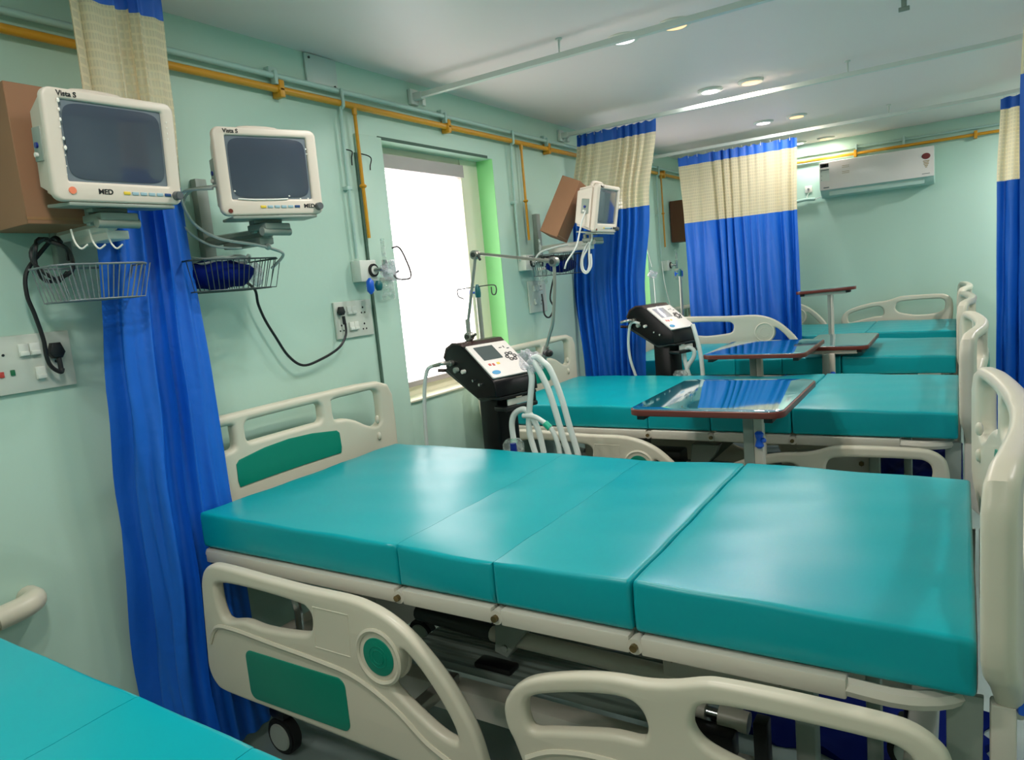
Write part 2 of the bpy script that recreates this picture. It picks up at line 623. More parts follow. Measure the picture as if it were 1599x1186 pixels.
# ------------------------------------------------------------------ hospital bed
HR = [(.413, .712), (.586, .705), (.744, .700), (.892, .700), (.959, .693), (1.023, .675), (1.082, .645), (1.137, .6), (1.189, .546), (1.229, .49), (1.261, .429), (1.280, .355), (1.285, .30), (1.25, .283), (1.095, .286), (.825, .296), (.547, .303), (.34, .307), (.288, .325), (.264, .37), (.268, .43), (.282, .562), (.298, .66), (.34, .705)]
HR1 = [(.378, .656), (.518, .663), (.706, .655), (.75, .643), (.76, .617), (.745, .578), (.689, .563), (.555, .552), (.469, .557), (.392, .545), (.368, .566), (.36, .62)]
HR2 = [(1.068, .597), (1.108, .568), (1.155, .513), (1.195, .451), (1.209, .406), (1.192, .396), (1.142, .411), (1.056, .462), (1.020, .496), (1.052, .53), (1.062, .564)]
FR = [(1.40, .30), (1.386, .389), (1.368, .444), (1.352, .479), (1.348, .52), (1.36, .551), (1.387, .583), (1.435, .611), (1.525, .639), (1.608, .655), (1.685, .661), (1.74, .672), (1.793, .689), (1.827, .695), (1.907, .698), (2.0, .698), (2.096, .696), (2.134, .690), (2.165, .672), (2.185, .64), (2.192, .56), (2.182, .42), (2.165, .33), (2.12, .295), (1.8, .285), (1.5, .285)]
FR1 = [(1.407, .549), (1.431, .57), (1.5, .593), (1.584, .612), (1.644, .617), (1.673, .601), (1.684, .569), (1.677, .544), (1.661, .535), (1.598, .53), (1.469, .5), (1.419, .488), (1.405, .511)]
FR2 = [(1.774, .59), (1.779, .625), (1.795, .643), (1.83, .650), (1.89, .654), (1.984, .656), (2.07, .656), (2.11, .653), (2.132, .635), (2.136, .60), (2.12, .56), (2.05, .535), (1.94, .53), (1.87, .54), (1.80, .56)]


def side_rail(parent, name, outer, holes, y, side, head):
    """outer face looks towards side*Y"""
    O = ccw(sm2(outer))
    H = [ccw(sm2(h)) for h in holes]
    M = Matrix.Translation((0, y, 0)) @ XZ
    g = G()
    g.plate(O, [list(reversed(h)) for h in H], 0.018, 0.013, M=M, res=4)
    s = side
    yo = y + s * 0.017
    if head:
        # moulded shoulder line, raised ring, square label frame
        g.tube(smooth_path([(.30, yo, .46), (.34, yo, .515), (.42, yo, .525), (.60, yo, .515), (.78, yo, .505), (.90, yo, .49), (1.02, yo, .44), (1.12, yo, .37), (1.22, yo, .33)], 6), 0.008, 6)
        for yy in (y + 0.017, y - 0.017):
            g.tube([(.99 + .068 * math.cos(a * PI / 16), yy, .565 + .068 * math.sin(a * PI / 16)) for a in range(32)], 0.007, 6, True)
            g.tube([(.99 + .035 * math.cos(a * PI / 16), yy, .565 + .035 * math.sin(a * PI / 16)) for a in range(32)], 0.003, 6, True)
        g.tube([(.775, yo, .657), (.90, yo, .657), (.893, yo, .543), (.765, yo, .544)], 0.0025, 6, True)
    else:
        g.tube(smooth_path([(1.40, yo, .42), (1.47, yo, .455), (1.58, yo, .475), (1.72, yo, .47), (1.80, yo, .46), (2.0, yo, .46), (2.10, yo, .42)], 6), 0.008, 6)
    r = g.build(name, cream, parent, local=True)
    if head:
        GP = rrect(.462, .858, .325, .474, .025)
    else:
        GP = rrect(1.56, 2.04, .325, .455, .025)
    G().plate(GP, [], 0.0035, 0.0015, M=Matrix.Translation((0, yo, 0)) @ XZ).build('colour_panel', teal_panel, r, local=True)['label'] = 'green inset panel'
    if head:
        gg = G()
        disc = [(.99 + .049 * math.cos(a * PI / 18), .565 + .049 * math.sin(a * PI / 18)) for a in range(36)]
        gg.plate(disc, [], 0.003, 0.001, M=Matrix.Translation((0, yo, 0)) @ XZ)
        for rr in (0.028, 0.018):
            gg.tube([(.99 + rr * math.cos(a * PI / 12), yo + s * 0.003, .565 + rr * math.sin(a * PI / 12)) for a in range(24)], 0.0012, 5, True)
        gg.build('round_emblem', teal_panel, r, local=True)['label'] = 'round green emblem with ringed relief'
    return r


def end_board(parent, name, x0, bulge, dz, face):
    """face: +1 inner face looks to +x (headboard), -1 (footboard)"""
    half = [(0, 1.088), (.20, 1.088), (.36, 1.090), (.46, 1.086), (.508, 1.066), (.528, 1.02), (.53, .92), (.528, .79), (.512, .755), (.465, .715), (.41, .655), (.36, .614), (.30, .602), (0, .600)]
    pts = half + [(-a, b) for a, b in reversed(half)][1:-1]
    O = ccw(pts)
    rr = []
    n = len(O)
    # midpoint subdivision keeps straight runs while giving points to bend
    O = [p for i in range(n) for p in (O[i], ((O[i][0] * 2 + O[(i + 1) % n][0]) / 3, (O[i][1] * 2 + O[(i + 1) % n][1]) / 3), ((O[i][0] + 2 * O[(i + 1) % n][0]) / 3, (O[i][1] + 2 * O[(i + 1) % n][1]) / 3))]
    mid = rrect(-.177, .170, .978, 1.052, .022)
    mid = [(a, b) for a, b in mid]
    rgt = ccw(sm2([(.235, 1.050), (.33, 1.053), (.42, 1.055), (.448, 1.045), (.455, 1.02), (.455, .95), (.448, .918), (.42, .905), (.38, .918), (.33, .948), (.28, .966), (.238, .97), (.226, .985), (.226, 1.035)], 3))
    lft = ccw([(-a, b) for a, b in rgt])
    H = [ccw(mid), rgt, lft]
    cuts = [i * 0.06 for i in range(-8, 9)]
    g = G()
    g.plate(O, [list(reversed(h)) for h in H], 0.0225, 0.016, cuts=cuts, res=4)

    def bend(v):
        u = v.x
        return Vector((x0 + bulge * (1 - (u / .53) ** 2) + v.z, u, v.y + dz))
    g.warp(bend)
    xi = x0 + face * 0.018
    for s in (-1, 1):
        for zz in (.86, .93):
            g.sphere((xi + face * 0.006 + bulge * 0.35, s * 0.43, zz + dz), 0.010, 10, (1, 1, 1.8))
    o = g.build(name, cream, parent, local=True)
    P = [(-.235, .838), (0, .838), (.235, .838), (.240, .86), (.238, .918), (.225, .93), (.11, .945), (0, .95), (-.11, .945), (-.225, .93), (-.238, .918), (-.240, .86)]
    for fx in (face, -face):
        q = G()
        q.plate(ccw(P), [], 0.003, 0.001, cuts=cuts)
        q.warp(lambda v: Vector((x0 + bulge * (1 - (v.x / .53) ** 2) + fx * 0.0225 + v.z, v.x, v.y + dz)))
        q.build('colour_panel', teal_panel, o, local=True)['label'] = 'green inset panel'
    return o


def make_bed():
    b = thing('hospital_bed', 'bed', 'bed', (0, 0, 0))
    end_board(b, 'headboard', 0.150, -0.055, 0.0, 1)
    end_board(b, 'footboard', 2.240, 0.060, 0.03, -1)
    for s in (-1, 1):
        y = s * 0.515
        side_rail(b, 'side_rail', HR, [HR1, HR2], y, s, True)
        side_rail(b, 'side_rail', FR, [FR1, FR2], y, s, False)
        for x in (0.60, 1.02, 1.62, 2.00):
            G().box(x - .018, x + .018, min(s * .29, s * .50), max(s * .29, s * .50), .372, .402, .004).build('rail_arm', arm_metal, b, local=True)
    # jointed side channels, one per section of the lying surface
    secs = ((0.24, 1.005), (1.03, 1.295), (1.32, 1.63), (1.655, 2.03))
    for s in (-1, 1):
        for x0, x1 in secs:
            g = G().box(x0, x1, s * .452 - .016, s * .452 + .016, .678, .716, .004)
            if x1 < 2:
                g.cyl((x1 + 0.012, s * .468, .695), (x1 + 0.012, s * .44, .695), .017, seg=14)
            g.build('side_channel', cream2, b, local=True)
        for x in (1.017, 1.307, 1.642):
            G().cyl((x, s * .478, .695), (x, s * .462, .695), .008, seg=8).build('pivot_bolt', brass, b, local=True)
    # tube loop closing the platform at each end
    G().tube([(2.03, -.45, .695), (2.12, -.45, .693), (2.19, -.40, .69), (2.205, -.30, .69), (2.205, .30, .69), (2.19, .40, .69), (2.12, .45, .693), (2.03, .45, .695)], .017, 8, smooth=4).build('end_tube', cream2, b, local=True)
    G().tube([(.25, -.45, .70), (.222, -.43, .70), (.215, -.30, .70), (.215, .30, .70), (.222, .43, .70), (.25, .45, .70)], .015, 8, smooth=4).build('end_tube', cream2, b, local=True)
    g = G()
    for x0, x1 in secs:
        g.box(x0, x1, -.43, .43, .700, .716, .003)
    g.build('lying_platform', cream2, b, local=True)
    # mechanism
    G().box(.78, 1.05, -.14, -.03, .455, .535, .012).box(.80, .86, -.13, -.04, .52, .62, .006).build('drive_motor', dark_metal, b, local=True)
    G().tube([(.80, -.16, .475), (1.10, -.20, .485)], .024, 12).build('dark_rod', dark_metal, b, local=True)
    G().tube([(1.09, -.20, .485), (1.66, -.20, .478)], .022, 12).build('push_tube', cream2, b, local=True)
    T = Matrix.Translation((0, -.20, 0)) @ XZ
    G().plate([(1.12, .45), (1.16, .44), (1.25, .56), (1.27, .60), (1.14, .60), (1.13, .53)], [], .03, .003, M=T).cyl((1.155, -.235, .468), (1.155, -.16, .468), .010, seg=8).build('lift_bracket', steel_gray, b, local=True)
    G().box(1.60, 1.90, -.225, -.215, .49, .585, .004).box(1.60, 1.90, -.225, -.17, .575, .585, .002).build('mount_plate', cream2, b, local=True)
    for x in (1.63, 1.87):
        G().cyl((x, -.23, .55), (x, -.243, .55), .011, seg=6).build('plate_bolt', brass, b, local=True)
    G().cyl((1.66, -.24, .44), (1.705, -.24, .437), .020).cyl((1.735, -.24, .435), (1.80, -.24, .432), .024).build('bearing_sleeve', cream2, b, local=True)
    G().cyl((1.70, -.24, .437), (1.74, -.24, .435), .013).cyl((1.722, -.24, .43), (1.722, -.24, .30), .010, .012).build('chrome_pin', chrome, b, local=True)
    G().box(1.90, 1.94, -.26, -.20, .29, .64, .006).build('lift_column', steel_gray, b, local=True)
    G().box(2.02, 2.05, -.12, -.08, .29, .64, .006).build('lift_column', steel_gray, b, local=True)
    G().box(.50, .56, -.10, .10, .29, .66, .008).build('lift_column', cream2, b, local=True)
    G().box(1.80, 1.86, .02, .18, .29, .66, .008).build('lift_column', cream2, b, local=True)
    G().box(1.82, 1.85, -.29, -.25, .28, .47, .004).build('cable_box', black, b, local=True)
    # scissor link seen under the platform
    G().box(-.30, .30, -.016, .016, -.022, .022, .004, M=Matrix.Translation((1.18, .26, .50)) @ Matrix.Rotation(math.radians(-42), 4, 'Y')).build('link_arm', steel_gray, b, local=True)
    # base
    g = G()
    for s in (-1, 1):
        g.box(.24, 2.16, s * .28 - .03, s * .28 + .03, .29, .365, .006)
    for x in (.28, 2.12):
        g.box(x - .03, x + .03, -.36, .36, .29, .365, .006)
    g.build('base_frame', cream2, b, local=True)
    G().box(.80, 1.62, -.245, .24, .366, .395, .012).build('wrapped_tray', wrapped, b, local=True)
    G().box(1.05, 1.17, -.24, -.19, .392, .41, .006).build('foot_lever', black, b, local=True)
    G().box(1.66, 1.78, -.30, -.25, .362, .425, .008).build('control_box', black, b, local=True)
    for x in (.34, 2.08):
        for s in (-1, 1):
            c = G()
            c.cyl((x, s * .335, .0635), (x, s * .375, .0635), .0625, seg=28, bev=.006)
            w = c.build('caster', tire_m, b, local=True)
            h = G().cyl((x, s * .330, .0635), (x, s * .380, .0635), .045, seg=24, bev=.003)
            h = h.build('hub', hub_m, w, local=True)
            G().box(x - .035, x + .035, s * .345 - .035, s * .345 + .035, .125, .165, .012).cyl((x, s * .33, .15), (x, s * .33, .29), .018).build('caster_fork', black, w, local=True)
    # bumpers and the grey hanger bars at the foot
    for s in (-1, 1):
        G().plate([(2.175, .49), (2.20, .47), (2.225, .49), (2.228, .70), (2.175, .70)], [], .006, .002, M=Matrix.Translation((0, s * .405, 0)) @ XZ).cyl((2.200, s * .418, .50), (2.200, s * .39, .50), .014, seg=12).build('hanger_bar', steel_gray, b, local=True)
        G().box(2.236, 2.272, s * .41 - .016, s * .41 + .016, .52, .70, .005).plate([(2.236, .52), (2.272, .55), (2.36, .46), (2.38, .40), (2.35, .36), (2.24, .47)], [], .016, .004, M=Matrix.Translation((0, s * .41, 0)) @ XZ).build('foot_post', cream2, b, local=True)
        G().box(2.272, 2.298, s * .41 - .018, s * .41 + .018, .690, .730, .005).build('corner_clamp', knob_blue, b, local=True)
        G().tube([(.24, s * .40, .36), (.17, s * .40, .40), (.155, s * .40, .62)], .018, 8, smooth=4).build('head_post', cream2, b, local=True)
    g = G().tube([(.42, -.40, .66), (.56, -.42, .60), (.57, -.42, .50)], .012, 8, smooth=4)
    g.build('spring_arm', chrome, b, local=True)
    return b


def make_mattress():
    m = thing('mattress', 'mattress', 'mattress', (0, 0, 0.72))
    rnd = random.Random(3)
    for x0, x1, dz0, dz1, sl, sr in ((.217, 1.0135, .004, .0, 0, 1), (1.0145, 1.301, .0, -.006, 1, 1), (1.302, 1.636, -.006, .004, 1, 0), (1.640, 2.218, .006, -.006, 0, 0)):
        b = bmesh.new()
        bmesh.ops.create_cube(b, size=1)
        for v in b.verts:
            v.co = Vector(((x0 + x1) / 2 + v.co.x * (x1 - x0), v.co.y * 0.91, 0.052 + v.co.z * 0.104))
        soft, hard = [], []
        for e in b.edges:
            xm = (e.verts[0].co.x + e.verts[1].co.x) / 2
            along_y = abs(e.verts[0].co.y - e.verts[1].co.y) > .1
            (soft if along_y and ((sl and xm < x0 + .01) or (sr and xm > x1 - .01)) else hard).append(e)
        bmesh.ops.bevel(b, geom=hard, offset=.011, segments=3, affect='EDGES', profile=0.6)
        n = max(4, int((x1 - x0) / 0.05))
        for i in range(1, n):
            bmesh.ops.bisect_plane(b, geom=b.verts[:] + b.edges[:] + b.faces[:], plane_co=(x0 + (x1 - x0) * i / n, 0, 0), plane_no=(1, 0, 0))
        for i in range(-9, 10):
            bmesh.ops.bisect_plane(b, geom=b.verts[:] + b.edges[:] + b.faces[:], plane_co=(0, i * .045, 0), plane_no=(0, 1, 0))
        for z in (.03, .06, .085):
            bmesh.ops.bisect_plane(b, geom=b.verts[:] + b.edges[:] + b.faces[:], plane_co=(0, 0, z), plane_no=(0, 0, 1))
        for v in b.verts:
            t = (v.co.x - x0) / (x1 - x0)
            u = v.co.y / .455
            if v.co.z > .05:
                k = (v.co.z - .05) / .054
                crown = .006 * (1 - u * u) * (1 - (2 * t - 1) ** 4)
                ripple = .0012 * math.sin(v.co.x * 23 + v.co.y * 9) + .001 * math.sin(v.co.y * 31 - v.co.x * 11)
                v.co.z += k * (dz0 + (dz1 - dz0) * t + crown + ripple)
            bul = .004 * math.sin(PI * min(1, max(0, v.co.z / .104)))
            if abs(u) > .98:
                v.co.y += math.copysign(bul * (0.6 + 0.5 * math.sin(v.co.x * 17)), u)
        g = G()
        g.merge(b)
        g.build('mattress_section', vinyl, m, local=True, angle=60)
    return m


BEDS = [
    (0.115, 'white hospital bed in the bottom left corner, nearest the camera, only its mattress side showing', 'turquoise mattress in the bottom left corner of the photo, nearest the camera'),
    (1.70, 'white plastic hospital bed in the foreground with lowered green-panelled side rails', 'large four-section turquoise mattress on the foreground hospital bed'),
    (3.46, 'white hospital bed directly behind the foreground bed, under the nearest overbed tabletop', 'turquoise mattress on the second full bed, beyond the black ventilator with the jointed arm'),
    (5.03, 'white hospital bed with one raised side rail in front of the widest curtain', 'turquoise mattress on the third full bed, next to last before the back wall'),
    (6.36, 'farthest white hospital bed against the back wall under the air conditioner', 'turquoise mattress on the farthest bed against the back wall'),
]
bed0 = make_bed()
mat0 = make_mattress()
for i, (yc, lb, lm) in enumerate(BEDS):
    b = bed0 if i == 0 else copy_tree(bed0)
    dx = (.04, 0, -.03, -.045, -.05)[i]
    b.location = (dx, yc, 0)
    b['label'] = lb
    b['group'] = 'hospital beds in the ward row'
    m = mat0 if i == 0 else copy_tree(mat0)
    m.location = (dx, yc, 0.72)
    m['label'] = lm
    m['group'] = 'turquoise mattresses on the beds'
    if i == 0:
        bed_first, mat_first = b, m
    if i in (3, 4):   # far-side rails are raised here
        for ch in b.children:
            if ch.name.startswith('side_rail') and ch.bound_box[0][1] > 0 and (i == 4 or ch.bound_box[0][0] < 1.0):
                ch.location.z += 0.33

# dark blue cloth lying low under the foot end of two beds
for k, (x0, x1, ya, yb, z, zf, lb) in enumerate(((1.60, 2.26, 2.02, 2.38, .015, .001, 'dark navy cloth on the floor under the foot end of the foreground bed'),
                                                 (1.87, 2.19, 3.42, 3.90, .40, .3665, 'dark navy cloth bundled on the base frame under the second full bed'))):
    g = G()
    b = bmesh.new()
    nx, ny = 26, 16
    vs = [[b.verts.new((x0 + (x1 - x0) * i / nx + .012 * math.sin(j * 1.3), ya + (yb - ya) * j / ny + .012 * math.sin(i * .9), z + .012 * math.sin(i * .8) * math.cos(j * .7) + (.02 if j == ny else 0) + (.07 * j / ny if k else 0))) for j in range(ny + 1)] for i in range(nx + 1)]
    for i in range(nx):
        for j in range(ny):
            b.faces.new((vs[i][j], vs[i + 1][j], vs[i + 1][j + 1], vs[i][j + 1]))
    r = bmesh.ops.extrude_face_region(b, geom=b.faces[:])
    for v in r['geom']:
        if isinstance(v, bmesh.types.BMVert):
            v.co.z = zf
    bmesh.ops.recalc_face_normals(b, faces=b.faces)
    g.merge(b)
    base(g.build('folded_cloth', navy), lb, 'cloth', 'dark cloths under the beds')


# ------------------------------------------------------------------ curtains
def curtain(label, rows, nf, amp, seed, path=None, depth_amp=None, header=0.07, group='ward privacy curtains'):
    """rows: list of (z, s0, s1) from top to bottom; path(s) -> (x, y, nx, ny)"""
    rnd = random.Random(seed)
    z_top, z_bot = rows[0][0], rows[-1][0]
    split = path[1]
    f = path[0]
    t = None
    ph = [rnd.uniform(0, 6.28) for _ in range(6)]
    nu = nf * 14

    def row(z):
        for (za, a0, a1), (zb, b0, b1) in zip(rows, rows[1:]):
            if za >= z >= zb:
                k = (za - z) / (za - zb)
                k = k * k * (3 - 2 * k)
                return a0 + (b0 - a0) * k, a1 + (b1 - a1) * k
        return rows[-1][1:]
    cx, cy, _, _ = f((rows[0][1] + rows[0][2]) / 2)
    t = thing('privacy_curtain', label, 'curtain', (cx, cy, z_bot), 0, group)

    def sheet(name, za, zb, m, nz, thick=0.0):
        b = bmesh.new()
        uvl = b.loops.layers.uv.new('UVMap')
        grid = []
        for j in range(nz + 1):
            z = za + (zb - za) * j / nz
            s0, s1 = row(z)
            down = (z_top - z) / (z_top - z_bot)
            line = []
            for i in range(nu + 1):
                u = i / nu
                w = u + 0.035 * math.sin(u * 9 + ph[0]) + 0.016 * math.sin(u * 23 + ph[1] + down * 1.5) * (.4 + down)
                a = 2 * PI * nf * w + 0.5 * math.sin(ph[2] + down * 2.2)
                A = amp * (0.55 + 0.6 * down) * (0.72 + 0.45 * math.sin(u * 11 + ph[3]))
                d = A * (math.sin(a) + 0.25 * math.sin(2 * a + ph[4] + down * 3))
                s = s0 + (s1 - s0) * u + 0.25 * A * math.cos(a) * min(1, 1.6 * (0.5 - abs(u - 0.5)) * 3)
                x, y, nx, ny = f(s)
                if x + nx * d < .008:
                    d = (.008 - x) / nx if abs(nx) > .1 else d
                d += 0.006 * math.sin(u * 57 + z * 9 + ph[5]) * down
                line.append((b.verts.new((x + nx * d, y + ny * d, z + (0.006 * math.sin(a) if j == 0 and name == 'header_band' else 0))), u, z))
            grid.append(line)
        for j in range(nz):
            for i in range(nu):
                q = (grid[j][i], grid[j + 1][i], grid[j + 1][i + 1], grid[j][i + 1])
                fc = b.faces.new([v[0] for v in q])
                for lp, v in zip(fc.loops, q):
                    lp[uvl].uv = (v[1] * nf * 0.13, v[2])
        g = G()
        g.bm.free()
        g.bm = b
        o = g.build(name, m, t, angle=80)
        return o
    h = sheet('header_band', z_top, z_top - header, blue_hdr, 2)
    n_ = sheet('mesh_panel', z_top - header, split, net, 12)
    c = sheet('blue_panel', split, z_bot, blue, 34)
    for o, nm in ((c, 'wide blue cloth lower panel'), (n_, 'beige open-mesh upper panel'), (h, 'blue top hem')):
        o['label'] = nm
    hk = G()
    for i in range(nf + 1):
        s0, s1 = rows[0][1], rows[0][2]
        x, y, nx, ny = f(s0 + (s1 - s0) * (i + .25) / (nf + 1))
        hk.tube([(x, y, z_top - .015), (x, y, z_top + .012)], .002, 5)
    hk.build('hooks', white_pl, t)
    return t


def straight(y):
    return lambda s: (s, y, 0, 1)


def bend(cx, cy, r, x_from):
    """runs along +x at y=cy+r until cx, then turns towards -y"""
    def f(s):
        if s < cx:
            return (s, cy + r, 0, 1)
        a = (s - cx) / r
        if a > PI / 2:
            return (cx + r, cy - (s - cx - r * PI / 2), 1, 0)
        return (cx + r * math.sin(a), cy + r * math.cos(a), math.sin(a), math.cos(a))
    return f


def wrap(s):
    """along +x in front of the headboard's end, then round its corner along +y"""
    if s < .15:
        return (.03 + s, 1.105 + .1 * s, .1, -.99)
    a = min(1.0, (s - .15) / .06) * PI / 2
    if s < .21:
        return (.18 + .022 * math.sin(a), 1.12 + .022 * (1 - math.cos(a)) + .02 * (s - .15) / .06, math.sin(a), -math.cos(a))
    return (.202, 1.162 + (s - .21), .7, -.05)


curtain('blue and beige mesh curtain bunched at the left between two wall monitors', [(2.385, .165, .44), (2.1, .165, .43), (1.75, .15, .41), (1.2, .085, .425), (.9, .045, .43), (.7, .04, .435), (.3, .0, .44), (.04, .0, .46)], 6, .027, 1, (wrap, 1.815), header=.085)
curtain('blue and beige mesh curtain hanging behind the small side-turned monitor, mid room', [(2.335, .110, .640), (1.85, .03, .565), (1.3, .00, .50), (.75, .03, .47), (.25, .05, .48)], 9, .022, 2, (straight(4.30), 1.835))
curtain('widest blue and beige mesh curtain, left of the air conditioner', [(2.31, .262, 1.175), (1.8, .285, 1.16), (1.2, .29, 1.165), (.4, .30, 1.16)], 12, .026, 3, (straight(5.80), 1.785))
curtain('blue curtain at the right edge of the photo, beyond the foreground footboard', [(2.325, 2.36, 2.9), (1.8, 2.335, 2.9), (1.0, 2.34, 2.9), (.12, 2.30, 2.9)], 6, .03, 4, (bend(2.30, 1.95, .50, 0), 1.87))
curtain('far blue curtain sliver at the right edge, near the back wall', [(2.32, 2.42, 2.9), (1.8, 2.40, 2.9), (.12, 2.40, 2.9)], 6, .025, 5, (bend(2.30, 5.30, .48, 0), 1.80))


def track(label, yc, r, yend, rods, zc=2.345):
    t = thing('curtain_track', label, 'curtain track', (0.02, yc, zc), 0, 'ceiling curtain tracks')
    pts = [(0.03, yc, zc)] + [(x, yc, zc) for x in (.6, 1.2, 1.8, 2.30)]
    for k in range(1, 9):
        a = k / 8 * PI / 2
        pts.append((2.30 + r * math.sin(a), yc - r + r * math.cos(a), zc))
    pts.append((2.30 + r, yend, zc))
    g = G()
    b = bmesh.new()
    w, h = .013, .011
    rings = []
    for i, p in enumerate(pts):
        p = Vector(p)
        d = (Vector(pts[min(i + 1, len(pts) - 1)]) - Vector(pts[max(i - 1, 0)])).normalized()
        n = Vector((-d.y, d.x, 0))
        rings.append([b.verts.new(p + n * a * w + Vector((0, 0, 1)) * c * h) for a, c in ((-1, -1), (1, -1), (1, 1), (-1, 1))])
    for A, B in zip(rings, rings[1:]):
        for k in range(4):
            b.faces.new((A[k], A[(k + 1) % 4], B[(k + 1) % 4], B[k]))
    b.faces.new(rings[0]); b.faces.new(rings[-1])
    bmesh.ops.recalc_face_normals(b, faces=b.faces)
    g.merge(b)
    g.build('track_rail', rail_m, t)
    G().box(0.001, .022, yc - .03, yc + .03, zc - .035, zc + .035, .004).box(.02, .07, yc - .016, yc + .016, zc - .018, zc + .016, .004).box(.03, .05, yc + .02, yc + .045, zc - .04, zc - .005, .004).build('wall_bracket', rail_m, t)
    for x in rods:
        G().cyl((x, yc, zc + .008), (x, yc, CEIL), .005).cyl((x, yc, CEIL - .006), (x, yc, CEIL), .014).build('hanger_rod', rail_m, t)
    return t


track('white curtain track along the ceiling carrying the leftmost curtain', 1.25, .5, -.6, (), 2.402)
track('white ceiling curtain track crossing just in front of the first downlight', 2.775, .5, .95, (.8,))
track('white ceiling curtain track above the mid-room curtain', 4.26, .5, 2.5, (1.705,))
track('white ceiling curtain track above the widest curtain', 5.78, .5, 4.0, (1.78,))
base(G().box(2.0, 2.02, 3.44, 3.46, CEIL - .03, CEIL, .003).box(1.99, 2.03, 3.445, 3.455, CEIL - .045, CEIL - .028, .002).build('ceiling_hook', steel_gray), 'small grey hook fixed alone on the ceiling near the top edge', 'hook')

# ------------------------------------------------------------------ downlights
DLAB = {2.98: 'nearest pair', 4.22: 'second pair', 5.52: 'third pair', 6.82: 'farthest pair by the back wall'}
for x, y, col in LIGHT_SPOTS:
    if y not in DLAB or x > 3:
        continue
    warm = x > 1.1
    t = thing('downlight', ('small warm orange' if warm else 'white') + ' round ceiling downlight, right-hand one of the ' * warm + ' round ceiling downlight, left-hand one of the ' * (not warm) + DLAB[y], 'ceiling light', (x, y, CEIL), 0, 'round ceiling downlights')
    t['label'] = ('warm orange round ceiling downlight, right-hand one of the ' if warm else 'cool white round ceiling downlight, left-hand one of the ') + DLAB[y]
    G().lathe([(.045, -.013), (.062, -.013), (.070, -.006), (.070, 0), (.045, 0)], (x, y, CEIL), 28).build('rim', white_pl, t)
    G().lathe([(.002, -.0145), (.046, -.0145), (.046, -.010), (.002, -.010)], (x, y, CEIL), 28).build('diffuser', lamp_warm if warm else lamp_white, t)

# ------------------------------------------------------------------ pipes on the walls
PX = .032
t = thing('gas_pipe', 'long ochre yellow gas pipe running along the left wall below the ceiling', 'pipe', (PX, 2.5, 2.24))
G().tube([(PX, -1.9, 2.235), (PX, 6.93, 2.235)], .0135, 10).build('main_pipe', orange, t)
for y, zb in ((2.340, 1.685), (3.705, 1.678), (6.02, 1.62)):
    G().tube([(PX, y, 2.235), (PX, y, zb)], .0075, 8).sphere((PX, y, 1.905), .014, 10, (1, 1.3, .7)).cyl((PX, y, 2.20), (PX, y, 2.235), .011).build('drop_pipe', orange, t)
for y in (1.948, 2.995, 4.03, 6.08, .2):
    G().box(.002, .050, y - .012, y + .012, 2.205, 2.268, .004).box(.01, .05, y - .018, y + .018, 2.228, 2.240, .003).build('pipe_clamp', orange, t)
t = thing('gas_pipe', 'ochre yellow gas pipe running along the back wall above the air conditioner', 'pipe', (1.8, 6.965, 2.25))
G().tube([(.06, 6.965, 2.262), (3.9, 6.965, 2.262)], .0125, 10).build('main_pipe', orange, t)
for x in (1.435, 2.30, 3.4):
    G().box(x - .012, x + .012, 6.945, 6.998, 2.232, 2.292, .004).build('pipe_clamp', orange, t)
t = thing('conduit', 'pale mint conduit running above the yellow pipe on the left wall', 'conduit', (.03, 2.5, 2.28))
G().tube([(.03, -1.9, 2.283), (.03, 6.95, 2.283)], .011, 10).build('main_conduit', conduit_m, t)
for y, zb in ((2.262, 1.60), (3.598, 1.56), (5.93, 1.50)):
    G().tube([(.047, y, 2.29), (.047, y, 2.22), (.025, y, 2.16), (.022, y, zb)], .0075, 8, smooth=4).box(.0, .03, y - .014, y + .014, 1.885, 1.90, .002).build('drop_conduit', conduit_m, t)
for y in (1.93, 2.98, 4.02):
    G().box(.001, .03, y - .02, y + .02, 2.285, 2.315, .003).box(.02, .045, y - .008, y + .008, 2.25, 2.30, .002).build('conduit_clamp', conduit_m, t)
t = thing('conduit', 'pale conduit along the top of the back wall above the yellow pipe', 'conduit', (1.8, 6.98, 2.32))
G().tube([(.06, 6.98, 2.315), (3.9, 6.98, 2.315)], .010, 8).build('main_conduit', conduit_m, t)
for x in (1.44, 1.80):
    G().box(x - .008, x + .008, 6.96, 6.999, 2.27, 2.34, .002).build('conduit_clamp', conduit_m, t)

t = thing('access_cover', 'square pale cover plate with two screws high on the left wall, touching the ceiling', 'cover', (.003, 2.19, 2.30))
G().box(.001, .012, 2.115, 2.282, 2.285, 2.412, .002).build('plate', shade_green, t)
for y, z in ((2.135, 2.395), (2.262, 2.302)):
    G().cyl((.011, y, z), (.016, y, z), .005, seg=10).build('screw', dark_metal, t)
for pts, lb in (([(.004, 2.293, 2.057), (.03, 2.300, 2.045), (.025, 2.298, 2.02), (.02, 2.301, 1.99)], 'short bare black wire stub poking from the wall, left of the yellow drop pipe'),
                ([(.012, 2.364, 2.046), (.04, 2.380, 2.035), (.05, 2.391, 2.021), (.05, 2.380, 1.99), (.055, 2.372, 1.972)], 'short wire stub curling out beside the yellow drop pipe')):
    base(G().tube(pts, .0028, 6, smooth=4).build('wire_stub', cable_black), lb, 'wire')


